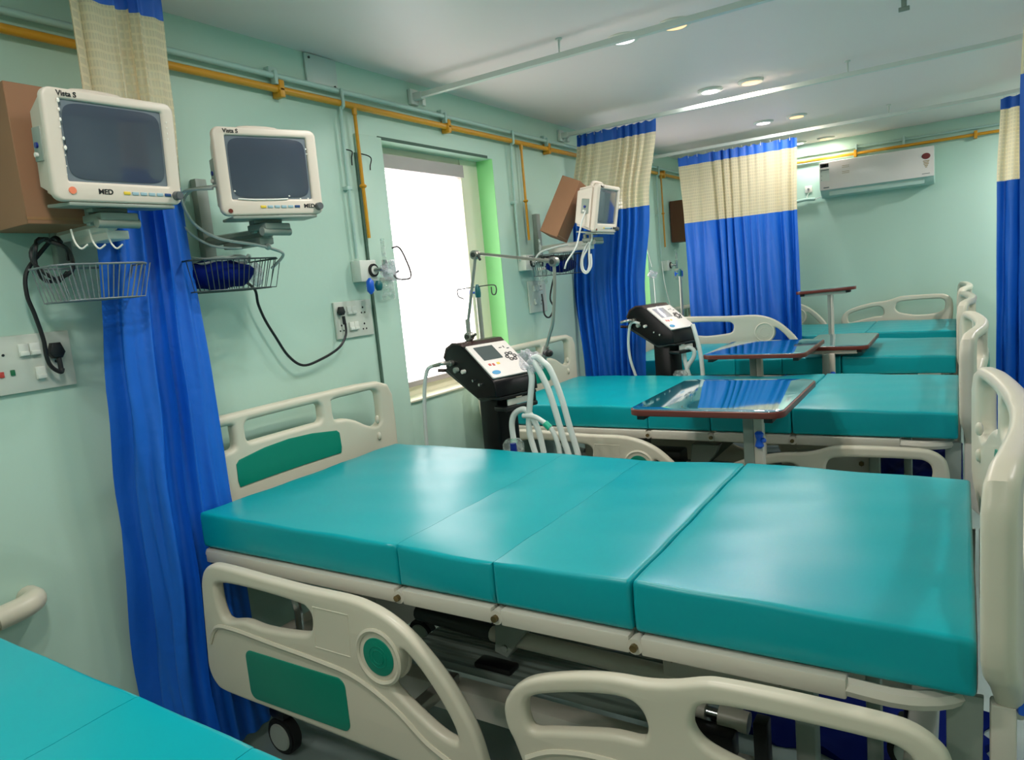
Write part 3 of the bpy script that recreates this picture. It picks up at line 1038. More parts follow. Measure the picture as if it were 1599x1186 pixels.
# ------------------------------------------------------------------ sockets
def socket_plate(label, y0, y1, z0, z1, switches, sockets, lamps=()):
    t = thing('socket_plate', label, 'socket', (0.0, (y0 + y1) / 2, z0), 0, 'white wall socket plates')
    G().box(.001, .012, y0, y1, z0, z1, .003).build('plate', socket_plate_m, t)
    for y, z in switches:
        G().box(.012, .020, y - .013, y + .013, z - .018, z + .018, .003).box(.018, .024, y - .012, y + .012, z - .016, z - .004, .002).build('switch', key_relief, t)
    for y, z in sockets:
        g = G()
        for dy, dz, r in ((0, .014, .0045), (-.010, -.008, .0038), (.010, -.008, .0038)):
            g.cyl((.0115, y + dy, z + dz), (.0130, y + dy, z + dz), r, seg=10)
        g.build('pin_holes', ink, t)
    for y, z, m_ in lamps:
        G().box(.012, .016, y - .006, y + .006, z - .008, z + .008, .002).build('indicator', m_, t)
    return t


socket_plate('large white socket and switch plate at the left edge of the photo', .80, 1.061, 1.262, 1.420, ((.935, 1.378), (.963, 1.378), (.968, 1.31)), ((.875, 1.378), (1.015, 1.322), (.83, 1.378)), ((.873, 1.318, red_m), (.900, 1.320, green_m)))
socket_plate('white socket plate with switches just left of the bright window', 2.105, 2.325, 1.270, 1.424, ((2.185, 1.385), (2.212, 1.385), (2.190, 1.318), (2.217, 1.318)), ((2.270, 1.378), (2.270, 1.308), (2.135, 1.312)))
socket_plate('white socket plate on the wall right of the bright window', 3.685, 3.895, 1.245, 1.435, ((3.75, 1.39), (3.78, 1.39), (3.75, 1.31)), ((3.83, 1.385), (3.83, 1.30)))


def plug(parent, y, z, s=1.0):
    g = G()
    T = Matrix.Translation((0.012, y, z))
    g.plate(ccw([(-.012, .024), (.012, .024), (.022, -.004), (.012, -.020), (-.012, -.020), (-.022, -.004)]), [], .011, .005, M=Matrix.Translation((.025, y, z)) @ YZ @ Matrix.Scale(s, 4))
    g.tube([(.034, y, z - .02), (.036, y, z - .055)], .007, 8)
    g.build('plug', cable_black, parent)


# ------------------------------------------------------------------ patient monitors
def monitor(label, loc, yaw_, tilt, variant):
    t = thing('patient_monitor', label, 'monitor', loc, 0, 'wall-mounted patient monitors')
    # local frame: X = face normal, Y = viewer's right, Z = up ; origin screen centre
    n = Vector((math.cos(yaw_), -math.sin(yaw_), 0))
    r = Vector((math.sin(yaw_), math.cos(yaw_), 0))
    u = Vector((0, 0, 1)) * math.cos(tilt) - n * math.sin(tilt)
    nn = r.cross(u)
    M = Matrix(((nn.x, r.x, u.x, loc[0]), (nn.y, r.y, u.y, loc[1]), (nn.z, r.z, u.z, loc[2]), (0, 0, 0, 1)))
    F = M @ YZ                                  # XY plate -> (Y,Z) of the monitor
    g = G()
    g.plate(rrect(-.160, .158, -.142, .119, .022), [rrect(-.124, .124, -.094, .094, .004)], .014, .007, M=F @ Matrix.Translation((0, 0, -.008)))
    # body behind the bezel narrowing to the back
    b = bmesh.new()
    bmesh.ops.create_cube(b, size=1)
    for v in b.verts:
        back = v.co.x < 0
        v.co = Vector((-.018 if not back else -.135, v.co.y * (.312 if not back else .27), (-.011 + v.co.z * (.254 if not back else .20))))
    bmesh.ops.bevel(b, geom=b.edges[:], offset=.014, segments=3, affect='EDGES')
    g.merge(b, M)
    g.tube([(-.075, -.07, .104), (-.075, -.055, .128), (-.075, .055, .128), (-.075, .07, .104)], .010, 8, smooth=4, M=M)
    g.build('housing', mon_pl, t)
    s = G().plate(rrect(-.1245, .1245, -.0945, .0945, .002), [], .003, .0005, M=F @ Matrix.Translation((0, 0, -.004)))
    s = s.build('screen', screen_edge, t)
    oval = [(.119 * math.copysign(abs(math.cos(a)) ** .28, math.cos(a)), .089 * math.copysign(abs(math.sin(a)) ** .28, math.sin(a))) for a in [k * PI / 40 for k in range(80)]]
    G().plate(oval, [], .0012, .0003, M=F @ Matrix.Translation((0, 0, -.0005))).build('display_area', screen_m, s)
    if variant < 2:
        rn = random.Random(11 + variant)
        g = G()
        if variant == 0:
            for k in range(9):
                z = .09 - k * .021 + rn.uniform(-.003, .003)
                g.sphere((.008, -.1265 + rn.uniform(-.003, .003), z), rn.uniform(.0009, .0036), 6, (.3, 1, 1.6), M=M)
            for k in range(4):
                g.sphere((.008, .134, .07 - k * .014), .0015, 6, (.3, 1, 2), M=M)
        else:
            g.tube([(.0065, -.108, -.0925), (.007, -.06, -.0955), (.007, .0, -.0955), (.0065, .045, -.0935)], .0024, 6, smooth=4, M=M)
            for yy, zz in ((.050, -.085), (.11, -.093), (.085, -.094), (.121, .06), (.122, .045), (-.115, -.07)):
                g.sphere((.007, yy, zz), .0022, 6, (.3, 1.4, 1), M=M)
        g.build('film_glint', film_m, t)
    G().cyl((.004, .142, -.118), (.024, .142, -.118), .0125, .011, seg=18, M=M, bev=.002).build('knob', grey_knob, t)
    y0 = .010 if variant == 0 else -.035
    for k in range(6):
        m_ = yellow_key if k == 0 else (navy_key if k == 5 else blue_key)
        G().box(.004, .0085, y0 + k * .0215 - .0085, y0 + k * .0215 + .0085, -.121, -.113, .0015, M=M).build('key', m_, t)
    if variant == 0:
        G().cyl((.004, -.120, -.116), (.009, -.120, -.116), .0085, seg=18, M=M).build('power_button', orange_glow, t)
    else:
        G().cyl((.004, -.135, -.128), (.009, -.135, -.128), .0065, seg=18, M=M).build('power_button', maroon, t)
    for nm, s_, sz, (yy, zz), bd in (('model_lettering', 'Vista S', .0165, (-.106, .106), .0004), ('maker_lettering', 'MED', .0175, ((-.042, -.1165) if variant == 0 else (.112, -.1165)), .0004)):
        G().text(s_, sz, F @ Matrix.Translation((yy, zz, .0065)), bold=bd).build(nm, ink, t)
    # side port panel
    g = G().box(-.090, -.045, -.1535, -.1465, -.045, .035, .002, M=M)
    g.build('port_panel', steel_gray, t)
    G().cyl((-.068, -.158, -.008), (-.068, -.150, -.008), .007, M=M).build('port_socket', bottle_blue, t)
    G().cyl((-.072, -.160, -.030), (-.072, -.150, -.030), .006, M=M).build('port_socket', white_pl, t)
    G().box(-.12, .005, -.13, .135, -.152, -.143, .003, M=M).box(-.10, -.06, -.05, .04, -.162, -.15, .003, M=M).build('base_plate', steel_gray, t)
    return t, M


def mount(label, y, z, M, col_y, arm_z, m_):
    t = thing('monitor_bracket', label, 'bracket', (0, col_y, arm_z - .05), 0, 'monitor wall brackets')
    G().box(.001, .032, col_y - .022, col_y + .022, arm_z - .08, arm_z + .21, .004).build('wall_channel', steel_gray, t)
    p = M @ Vector((-.075, 0, -.165))
    g = G()
    g.tube([(.03, col_y, arm_z), (.12, col_y + (p.y - col_y) * .3, arm_z), (p.x, p.y, arm_z)], .017, 8)
    g.build('arm', m_, t)
    g = G().box(p.x - .045, p.x + .045, p.y - .05, p.y + .05, arm_z + .006, arm_z + .026, .004)
    g.cyl((p.x + .03, p.y - .055, arm_z), (p.x + .03, p.y + .055, arm_z), .013).box(p.x - .04, p.x - .02, p.y - .045, p.y - .03, arm_z, arm_z + .05, .003).box(p.x - .04, p.x - .02, p.y + .03, p.y + .045, arm_z, arm_z + .05, .003)
    g.build('tilt_head', steel_gray, t)
    G().box(.10, p.x - .02, min(col_y, p.y) - .0, min(col_y, p.y) + .055, arm_z - .035, arm_z - .012, .003).build('lower_arm', m_, t)
    return t


m0, M0 = monitor('patient monitor nearest the camera at top left, glowing orange power button, beside the cardboard box', (.401, 1.063, 1.871), math.radians(3.7), math.radians(-4.7), 0)
m1, M1 = monitor('patient monitor second from left, over the wire basket, angled to the right with shiny film', (.383, 1.551, 1.858), math.radians(22.3), math.radians(-1.7), 1)
m2, M2 = monitor('small-looking patient monitor seen from its side, in front of the mid-room curtain', (.502, 3.809, 1.812), math.radians(-1.1), math.radians(-10.4), 2)
mount('grey wall bracket under the leftmost monitor', 0, 0, M0, 1.08, 1.685, white_pl)
mount('grey wall bracket holding the second monitor from the left', 0, 0, M1, 1.555, 1.670, steel_gray)
mount('pale wall bracket holding the far side-turned monitor', 0, 0, M2, 3.84, 1.625, white_pl)


def basket(label, x0, x1, y0, y1, z0, z1, m_, nw=13, side=7):
    t = thing('wire_basket', label, 'basket', ((x0 + x1) / 2, (y0 + y1) / 2, z0), 0, 'wire baskets under the monitors')
    k = .022
    top = [(x0, y0, z1), (x1 - .03, y0, z1), (x1, y0 + .03, z1), (x1, y1 - .03, z1), (x1 - .03, y1, z1), (x0, y1, z1)]
    bot = [(x0 + k / 2, y0 + k, z0), (x1 - .03 - k, y0 + k, z0), (x1 - k, y0 + .03 + k, z0), (x1 - k, y1 - .03 - k, z0), (x1 - .03 - k, y1 - k, z0), (x0 + k / 2, y1 - k, z0)]
    G().tube(top, .0030, 6, True).tube(bot, .0026, 6, True).build('rim_wires', m_, t)
    g = G()
    for i in range(nw):
        f = (i + .5) / nw
        a = (x1, y0 + .02 + (y1 - y0 - .04) * f, z1)
        b_ = (x1 - k, y0 + .02 + k + (y1 - y0 - .04 - 2 * k) * f, z0)
        c_ = (x0 + k / 2, b_[1], z0)
        g.tube([a, b_, c_, (x0, a[1], z1)], .0016, 5)
    for i in range(side):
        f = (i + .5) / side
        a = (x0 + (x1 - x0) * f, y0, z1)
        g.tube([a, (a[0] - k / 2, y0 + k, z0), (a[0] - k / 2, y1 - k, z0), (a[0], y1, z1)], .0016, 5)
    g.build('cross_wires', m_, t)
    return t


basket('empty grey wire basket under the leftmost monitor, overlapping the curtain', .15, .30, .925, 1.172, 1.496, 1.586, wire_m, 13, 7)
basket('dark wire basket full of cables and a navy pouch under the second monitor', .06, .27, 1.325, 1.655, 1.498, 1.592, wire_dark, 14, 7)
basket('wire basket full of cables under the far side-turned monitor', .12, .32, 3.545, 3.93, 1.460, 1.575, wire_dark, 14, 7)


def coil(name, label, c, rx, rz, n, r, m_, seed, cat='cable', dirs='YZ', group='coiled monitor leads'):
    rn = random.Random(seed)
    pts = []
    for k in range(n * 10):
        a = 2 * PI * k / 10
        j = 1 + rn.uniform(-.12, .12)
        if dirs == 'YZ':
            pts.append((c[0] + rn.uniform(-.02, .02), c[1] + rx * j * math.cos(a), c[2] + rz * j * math.sin(a)))
        else:
            pts.append((c[0] + rz * j * math.sin(a), c[1] + rx * j * math.cos(a), c[2] + rn.uniform(-.012, .012)))
    return base(G().tube(pts, r, 6, smooth=3).build(name, m_), label, cat, group)


# contents of the baskets
g = G().sphere((.165, 1.475, 1.550), .092, 18, (.9, 1.35, .52))
g.warp(lambda v: v + Vector((.006 * math.sin(v.y * 70), .005 * math.sin(v.z * 90), .006 * math.sin(v.x * 80 + v.y * 50))))
base(g.build('cuff_pouch', navy), 'navy blue cuff pouch inside the wire basket under the second monitor', 'pouch')
coil('sensor_cable', 'grey sensor leads coiled on top of the navy pouch in the wire basket', (.165, 1.49, 1.597), .105, .06, 3, .0042, cable_grey, 2, dirs='XY')
base(G().sphere((.19, 1.60, 1.545), .032, 12, (.7, .8, 1.3)).build('plastic_bag', film), 'clear crumpled plastic packet at the right end of the second wire basket', 'packet')
base(G().tube([(.30, 1.40, 1.80), (.22, 1.36, 1.80), (.21, 1.355, 1.76), (.22, 1.38, 1.70), (.26, 1.43, 1.655), (.285, 1.53, 1.635), (.287, 1.60, 1.62), (.285, 1.645, 1.60), (.23, 1.635, 1.56)], .0048, 7, smooth=6).sphere((.287, 1.585, 1.627), .011, 10).build('sensor_cable', cable_grey), 'grey lead drooping from the second monitor down into its basket', 'cable')
base(G().tube([(.29, 1.42, 1.81), (.20, 1.40, 1.81), (.18, 1.375, 1.77), (.19, 1.36, 1.70), (.22, 1.42, 1.64), (.265, 1.50, 1.625)], .0042, 7, smooth=6).build('sensor_cable', cable_grey), 'second grey lead hanging behind the second monitor', 'cable')
coil('sensor_cable', 'dark leads piled in the basket under the far monitor', (.21, 3.70, 1.555), .13, .06, 4, .007, cable_black, 5, dirs='XY')
base(G().sphere((.215, 3.74, 1.512), .085, 16, (.8, 1.8, .5)).build('cuff_pouch', navy), 'dark navy pouch in the basket under the far monitor', 'pouch')
for k, (dy, lb) in enumerate(((0, 'white looped cable hanging over the front of the far wire basket'),)):
    base(G().tube([(.425, 3.75, 1.69), (.42, 3.75, 1.64), (.395, 3.75, 1.60), (.352, 3.75, 1.535), (.352, 3.75, 1.475), (.375, 3.75, 1.463), (.392, 3.75, 1.50), (.395, 3.75, 1.56), (.405, 3.75, 1.625), (.375, 3.752, 1.60), (.345, 3.752, 1.54), (.340, 3.752, 1.48), (.368, 3.752, 1.452), (.402, 3.752, 1.49), (.405, 3.752, 1.56)], .0055, 7, smooth=5).build('looped_cable', cable_white), lb, 'cable')
base(G().tube([(.44, 3.66, 1.80), (.42, 3.64, 1.74), (.40, 3.64, 1.68), (.38, 3.62, 1.60), (.34, 3.58, 1.53), (.31, 3.60, 1.49)], .005, 7, smooth=5).build('sensor_cable', cable_white), 'white lead dropping from the side of the far monitor into its basket', 'cable')
base(G().tube([(.34, 3.60, 1.62), (.27, 3.56, 1.61), (.20, 3.53, 1.59), (.15, 3.55, 1.55)], .006, 7, smooth=5).build('sensor_cable', cable_grey), 'grey lead arching over the left rim of the far wire basket', 'cable')
coil('power_lead', 'black power lead coiled in the empty grey basket', (.15, .985, 1.61), .045, .055, 2, .0055, cable_black, 9)

# hooks under the first bracket
for y, lb in ((.965, 'small white wire hook hanging under the leftmost bracket, left of three'), (1.01, 'small white wire hook hanging under the leftmost bracket, middle of three'), (1.055, 'small white wire hook hanging under the leftmost bracket, right of three')):
    base(G().tube([(.31, y, 1.672), (.315, y + .002, 1.64), (.325, y + .010, 1.622), (.335, y + .022, 1.632)], .0025, 6, smooth=4).build('lead_hook', white_pl), lb, 'hook', 'lead hooks under the bracket')

t = G().tube([(.10, 1.60, 1.54), (.06, 1.688, 1.50), (.045, 1.707, 1.445), (.04, 1.732, 1.385), (.04, 1.767, 1.321), (.04, 1.815, 1.242), (.04, 1.879, 1.196), (.04, 1.969, 1.205), (.04, 2.075, 1.238), (.042, 2.122, 1.285), (.040, 2.130, 1.335)], .0052, 8, smooth=6).build('power_cord', cable_black, m1)
t['label'] = 'black power cord sagging to the socket by the window'
plug(t, 2.130, 1.385, .8)
t = G().tube([(.12, 1.03, 1.66), (.09, 1.03, 1.675), (.07, 1.00, 1.64), (.06, .958, 1.586), (.058, .950, 1.526), (.058, .960, 1.473), (.055, .972, 1.403), (.05, .975, 1.35), (.048, .985, 1.322), (.042, 1.008, 1.305), (.04, 1.015, 1.315)], .0058, 8, smooth=6).build('power_cord', cable_black, m0)
t['label'] = 'black power cord hanging down to the socket at the left edge'
plug(t, 1.013, 1.365, 1.0)
t = G().tube([(.09, 3.70, 1.355), (.10, 3.69, 1.30), (.12, 3.66, 1.235), (.13, 3.70, 1.215), (.13, 3.76, 1.265), (.12, 3.745, 1.32), (.12, 3.78, 1.40), (.14, 3.80, 1.48)], .0052, 8, smooth=6).build('power_cord', cable_black, m2)
t['label'] = 'black power cord looping under the far bracket'

# ------------------------------------------------------------------ cardboard boxes


def carton(label, dims, M, m_, tape=True):
    x, y, z = dims
    p = M.to_translation()
    t = thing('cardboard_box', label, 'box', tuple(p), 0, 'cardboard boxes on the wall brackets')
    G().box(-x / 2, x / 2, -y / 2, y / 2, -z / 2, z / 2, .0015, 1, M=M).build('carton', m_, t)
    G().box(x / 2 - .004, x / 2 + .0006, -y / 2, y / 2, -z * .47, -z * .45, 0, M=M).box(-.02, .02, -y / 2 + .003, y / 2 - .003, z / 2 - .0005, z / 2 + .0008, 0, M=M).build('tape_strip', tape_m, t)
    return t


carton('large brown cardboard box behind the leftmost monitor', (.205, .205, .345), Matrix.Translation((.118, 1.012, 1.868)), card)
carton('tilted brown cardboard box leaning behind the far side-turned monitor', (.12, .15, .34), Matrix.Translation((.235, 3.80, 1.832)) @ Matrix.Rotation(math.radians(24), 4, 'Y') @ Matrix.Rotation(math.radians(-14), 4, 'X'), card)
carton('dark brown box on the wall half hidden by the widest curtain', (.14, .22, .36), Matrix.Translation((.08, 6.37, 1.84)), card_dark)


# ------------------------------------------------------------------ oxygen outlets with flow meters
def outlet(label, y, z, bagged, dx=0.0):
    t = thing('gas_outlet', label, 'gas outlet', (0, y, z - .06), 0, 'oxygen outlets with flow meters')
    G().box(.001, .055, y - .095, y + .005, z - .045, z + .045, .004).build('outlet_box', key_relief, t)
    g = G()
    T = Matrix.Rotation(0, 4, 'Z')
    g.cyl((.055, y - .02, z), (.064, y - .02, z), .028, seg=24)
    g.build('outlet_ring', black, t)
    G().cyl((.060, y - .02, z), (.067, y - .02, z), .019, seg=24).build('outlet_face', key_relief, t)
    G().cyl((.064, y - .02, z), (.10, y - .005, z), .009, seg=12).cyl((.10, y + .01, z - .03), (.10, y + .01, z + .04), .012, seg=14).build('valve_body', chrome, t)
    G().cyl((.10, y + .01, z + .03), (.10, y + .01, z + .13), .009, seg=14).build('flow_tube', clear, t)
    G().cyl((.10, y + .01, z - .035), (.10, y + .01, z - .050), .030, seg=18, bev=.003).build('jar_lid', white_pl, t)
    G().lathe([(.026, 0), (.029, .01), (.029, .07), (.024, .078)], (.10, y + .01, z - .13), 18).build('humidifier_jar', clear, t)
    return t


o1 = outlet('white gas outlet with a bagged flow meter at the left edge of the window', 2.335, 1.545, True)
G().cyl((.105, 2.208, 1.478), (.110, 2.208, 1.478), .001).lathe([(.004, -.034), (.016, -.02), (.016, .02), (.004, .034)], (.105, 2.235, 1.478), 14).build('flow_knob', knob_blue, o1)
G().lathe([(.010, -.022), (.016, -.012), (.018, .004), (.010, .020)], (.115, 2.275, 1.478), 12).build('flow_knob', knob_teal, o1)
b = bmesh.new()
bmesh.ops.create_icosphere(b, subdivisions=4, radius=1)
rn = random.Random(5)
phs = [(rn.uniform(2, 9), rn.uniform(2, 9), rn.uniform(2, 9), rn.uniform(0, 6)) for _ in range(7)]
for v in b.verts:
    k = 1 + .10 * sum(math.sin(a * v.co.x + c * v.co.y + d * v.co.z + e) for a, c, d, e in phs) / 2.4
    v.co = Vector((.125 + v.co.x * .05 * k, 2.375 + v.co.y * .075 * k, 1.535 + v.co.z * .045 * k))
g = G(); g.merge(b)
base(g.build('plastic_bag', film), 'crumpled clear plastic bag wrapped round the flow meter by the window', 'bag')
base(G().tube([(.10, 2.405, 1.635), (.10, 2.440, 1.640), (.10, 2.470, 1.615), (.10, 2.505, 1.545), (.10, 2.510, 1.510), (.10, 2.485, 1.497), (.10, 2.42, 1.500), (.10, 2.40, 1.52), (.10, 2.43, 1.535)], .0038, 6, smooth=6).build('wire_hook', brown_gloss), 'thin dark wire hook bent over the bright window beside the bagged flow meter', 'hook')
outlet('white gas outlet with flow meter right of the bright window', 3.70, 1.545, False)
o3 = outlet('white gas outlet seen between the two middle curtains', 6.08, 1.46, False)
G().lathe([(.004, -.03), (.018, -.02), (.018, .02), (.004, .03)], (.105, 6.18, 1.38), 14).build('flow_knob', knob_blue, o3)
base(G().tube([(.10, 6.12, 1.42), (.11, 6.15, 1.34), (.11, 6.20, 1.33), (.11, 6.22, 1.38), (.11, 6.19, 1.43)], .004, 6, smooth=5).build('looped_tube', cable_white), 'small white loop of tubing under the farthest gas outlet', 'tube')
# plastic bag and lines hanging inside the second window
t = thing('hanging_bag', 'pale crumpled plastic bag hanging in the second window behind the curtain', 'bag', (.10, 5.50, 1.30))
G().tube([(.06, 5.50, 1.72), (.07, 5.50, 1.60), (.10, 5.50, 1.46)], .003, 6).build('hanging_cord', cable_grey, t)
g = G().sphere((.10, 5.50, 1.40), .055, 14, (.7, 1.3, .55))
g.warp(lambda v: v + Vector((.006 * math.sin(v.y * 60), 0, .009 * math.sin(v.x * 70 + v.y * 45))))
g.build('bag_body', film, t)
G().tube([(.10, 5.52, 1.38), (.10, 5.53, 1.20), (.11, 5.48, 1.02), (.10, 5.5, .9)], .003, 6, smooth=4).build('thin_tube', cable_white, t)
base(G().tube([(.05, 5.86, 1.50), (.06, 5.88, 1.30), (.08, 5.93, 1.10), (.09, 5.93, .90)], .004, 6, smooth=5).build('thin_tube', cable_white), 'thin white tube trailing down the wall beside the second window', 'tube')


# ------------------------------------------------------------------ ventilators
def make_vent():
    """local frame: X towards the user, Y user's... right; origin on the floor under the panel centre (z=1.122)"""
    t = thing('ventilator', 'v', 'ventilator', (0, 0, 0))
    Zc = 1.122
    hw = .118
    prof = [(.088, -.066), (.100, -.078), (.104, -.135), (-.02, -.150), (-.215, -.035), (-.225, .02), (-.20, .062), (-.155, .083), (-.105, .082), (-.085, .066)]
    M = Matrix.Translation((0, 0, Zc)) @ XZ
    P = ccw([(a, b_) for a, b_ in prof])
    G().plate(P, [], hw, .006, M=M).build('housing', satin_black, t, local=True)
    cap = ccw([(-.085, .068), (-.105, .084), (-.155, .086), (-.203, .064), (-.229, .02), (-.219, .012), (-.195, .054), (-.15, .076), (-.11, .075)])
    G().plate(cap, [], hw + .002, .003, M=M).build('top_cover', brown_gloss, t, local=True)
    # sloping control panel
    a = math.atan2(.066 + .066, -.085 - .088)
    c = Vector((.0045, 0, Zc + .004))
    e1 = Vector((0, 1, 0))
    e2 = Vector((-.173, 0, .132)).normalized()
    e3 = e1.cross(e2)
    PM = Matrix(((e1.x, e2.x, e3.x, c.x), (e1.y, e2.y, e3.y, c.y), (e1.z, e2.z, e3.z, c.z), (0, 0, 0, 1)))
    p = G().plate(rrect(-.112, .112, -.107, .104, .008), [], .004, .002, M=PM).build('control_panel', panel_white, t, local=True)
    G().plate(rrect(-.082, .022, .000, .086, .002), [], .0015, .0004, M=PM @ Matrix.Translation((0, 0, .004))).build('display', lcd, p, local=True)
    g = G()
    for k in range(6):
        for rr in (.011,):
            an = k * PI / 3
            cx, cy = .066 + .021 * math.cos(an), .0 + .021 * math.sin(an)
            g.tube([(cx + .008 * math.cos(q * PI / 5), cy + .008 * math.sin(q * PI / 5), .005) for q in range(10)], .0022, 5, True, M=PM)
    g.build('round_keys', ink, p, local=True)
    g = G().box(.045, .060, .060, .064, .004, .0052, M=PM).box(.07, .074, .058, .070, .004, .0052, M=PM).box(.082, .095, .050, .054, .004, .0052, M=PM)
    g.build('panel_marks', ink, p, local=True)
    g = G().box(-.080, -.068, -.035, -.022, .004, .0052, M=PM).box(-.060, -.050, -.038, -.024, .004, .0052, M=PM)
    g.build('warning_marks', red_m, p, local=True)
    G().box(-.035, -.020, -.034, -.022, .004, .0052, M=PM).build('caution_mark', yellow_key, p, local=True)
    G().plate([(-.075 + .022 * math.cos(q * PI / 10), -.078 + .012 * math.sin(q * PI / 10)) for q in range(20)], [], .0008, .0002, M=PM @ Matrix.Translation((0, 0, .0045))).build('maker_badge', blue_print, p, local=True)
    # side ports
    for x, z, r, m_ in ((-.165, .0, .013, arm_metal), (-.135, -.03, .012, steel_gray), (-.085, -.035, .009, white_pl), (-.02, -.07, .005, chrome), (.02, -.085, .006, chrome)):
        G().cyl((x, -hw + .004, Zc + z), (x, -hw - .018, Zc + z), r, seg=16, bev=.002).build('side_port', m_, t, local=True)
    G().tube([(-.165, -hw - .01, Zc), (-.175, -hw - .05, Zc + .004), (-.22, -hw - .06, Zc - .005)], .009, 8, smooth=4).build('gas_connector', arm_metal, t, local=True)
    # tray, column, handle, base
    G().plate(ccw([(.06, -.150), (-.02, -.165), (-.25, -.045), (-.245, -.030), (-.02, -.150)]), [], .10, .003, M=M).build('tray', dark_metal, t, local=True)
    G().tube([(-.25, -.09, Zc - .04), (-.27, -.125, Zc - .035)], .008, 8).build('tray_peg', brown_gloss, t, local=True)
    G().box(-.09, .03, -.055, .06, .10, Zc - .145, .01).build('column', satin_black, t, local=True)
    g = G()
    g.box(.03, .10, .085, .108, Zc - .19, Zc - .13, .006).box(.085, .108, -.075, .108, Zc - .205, Zc - .185, .006).box(.03, .10, -.075, -.055, Zc - .205, Zc - .185, .006).box(.0, .104, -.10, .108, Zc - .152, Zc - .138, .004)
    g.build('handle', black, t, local=True)
    G().box(.088, .094, -.05, .080, Zc - .183, Zc - .158, .001).build('label_plate', white_pl, t, local=True)
    g = G()
    for k in range(4):
        a = math.radians(45 + 90 * k)
        g.tube([(-.03, 0, .10), (-.03 + .20 * math.cos(a), .20 * math.sin(a), .085)], .018, 8)
    g.box(-.10, .04, -.07, .07, .07, .13, .01)
    g.build('base', satin_black, t, local=True)
    for k in range(4):
        a = math.radians(45 + 90 * k)
        x, y = -.03 + .20 * math.cos(a), .20 * math.sin(a)
        G().cyl((x, y - .012, .034), (x, y + .012, .034), .033, seg=18).cyl((x, y, .04), (x, y, .09), .008).build('caster', tire_m, t, local=True)
    return t


def vent_frame(o, loc, yaw_, s):
    o.location = loc
    o.rotation_euler = (0, 0, yaw_)
    o.scale = (s, s, s)
    WM[o.name] = Matrix.Translation(Vector(loc)) @ Matrix.Rotation(yaw_, 4, 'Z') @ Matrix.Diagonal((s, s, s, 1))


v1 = make_vent()
v2 = copy_tree(v1)
vent_frame(v1, (.544, 2.488, 0), math.radians(-15.9), 1.0)
vent_frame(v2, (.725, 4.10, 0), math.radians(-16.4), 1.02)
for o, lb in ((v1, 'black ventilator on a column with white sloping panel and jointed arm, by the bright window'), (v2, 'second black ventilator farther back, standing before the mid-room curtain')):
    o['label'] = lb
    o['group'] = 'ventilators on stands'
for ch in v2.children:
    if ch.name.startswith('control_panel'):
        for c2 in ch.children:
            if c2.name.startswith('display'):
                c2.data = c2.data.copy()
                c2.data.materials[0] = lcd_pale

# jointed support arm
g = G()
g.tube([(.395, 2.50, 1.19), (.396, 2.50, 1.30)], .010, 8).tube([(.396, 2.50, 1.28), (.469, 2.50, 1.56)], .0065, 8)
g.tube([(.480, 2.50, 1.572), (.842, 2.50, 1.506)], .0062, 8).tube([(.80, 2.50, 1.514), (.842, 2.50, 1.506)], .009, 8)
g.tube([(.842, 2.50, 1.50), (.835, 2.50, 1.40), (.815, 2.50, 1.27), (.796, 2.50, 1.22), (.768, 2.50, 1.15)], .0070, 8, smooth=5)
g.tube([(.775, 2.50, 1.17), (.755, 2.50, 1.115)], .013, 10)
for p_ in ((.396, 2.50, 1.225), (.469, 2.50, 1.568), (.842, 2.50, 1.505)):
    g.cyl((p_[0], p_[1] - .016, p_[2]), (p_[0], p_[1] + .016, p_[2]), .019, seg=18, bev=.003)
g.build('support_arm', arm_metal, v1)
for p_, a_, b_ in (((.396, 2.50, 1.225), (.42, 2.49, 1.225), (.445, 2.48, 1.235)), ((.469, 2.50, 1.568), (.49, 2.49, 1.56), (.505, 2.48, 1.545)), ((.842, 2.50, 1.505), None, None)):
    g = G().cyl((p_[0], p_[1] - .020, p_[2]), (p_[0], p_[1] - .015, p_[2]), .010, seg=14)
    if a_:
        g.tube([p_, a_, b_], .006, 6)
    g.build('joint_knob', dark_metal, v1)
G().sphere((.795, 2.48, 1.145), .016, 10, (1.2, 1, 1)).cyl((.77, 2.49, 1.145), (.80, 2.48, 1.145), .009).build('joint_knob', black, v1)
# breathing hoses and connectors
hoses = [
    [(.735, 2.44, 1.128), (.770, 2.43, 1.135), (.800, 2.42, 1.118), (.830, 2.42, 1.085), (.866, 2.42, .985), (.895, 2.42, .860), (.925, 2.42, .730), (.93, 2.42, .62)],
    [(.725, 2.44, 1.115), (.750, 2.43, 1.118), (.775, 2.42, 1.09), (.812, 2.42, 1.01), (.838, 2.42, .915), (.862, 2.42, .810), (.885, 2.42, .720), (.89, 2.42, .60)],
    [(.720, 2.44, 1.095), (.735, 2.43, 1.053), (.727, 2.42, .975), (.712, 2.42, .895), (.708, 2.42, .830), (.722, 2.42, .76), (.745, 2.42, .69)],
    [(.628, 2.42, .785), (.626, 2.42, .86), (.645, 2.42, .905), (.69, 2.42, .925), (.722, 2.42, .90), (.750, 2.42, .84), (.765, 2.42, .76), (.772, 2.42, .70)],
    [(.69, 2.41, .90), (.745, 2.41, .897), (.800, 2.41, .865), (.828, 2.41, .83), (.845, 2.41, .77), (.850, 2.41, .69)],
]
for k, h in enumerate(hoses):
    G().tube(h, .0125 if k != 4 else .010, 10, smooth=7).build('breathing_hose', hose_m, v1)
G().tube([(.790, 2.41, .872), (.812, 2.41, .852)], .014, 10).build('hose_connector', mint_conn, v1)
G().cyl((.628, 2.42, .775), (.628, 2.42, .80), .014).build('hose_connector', mint_conn, v1)
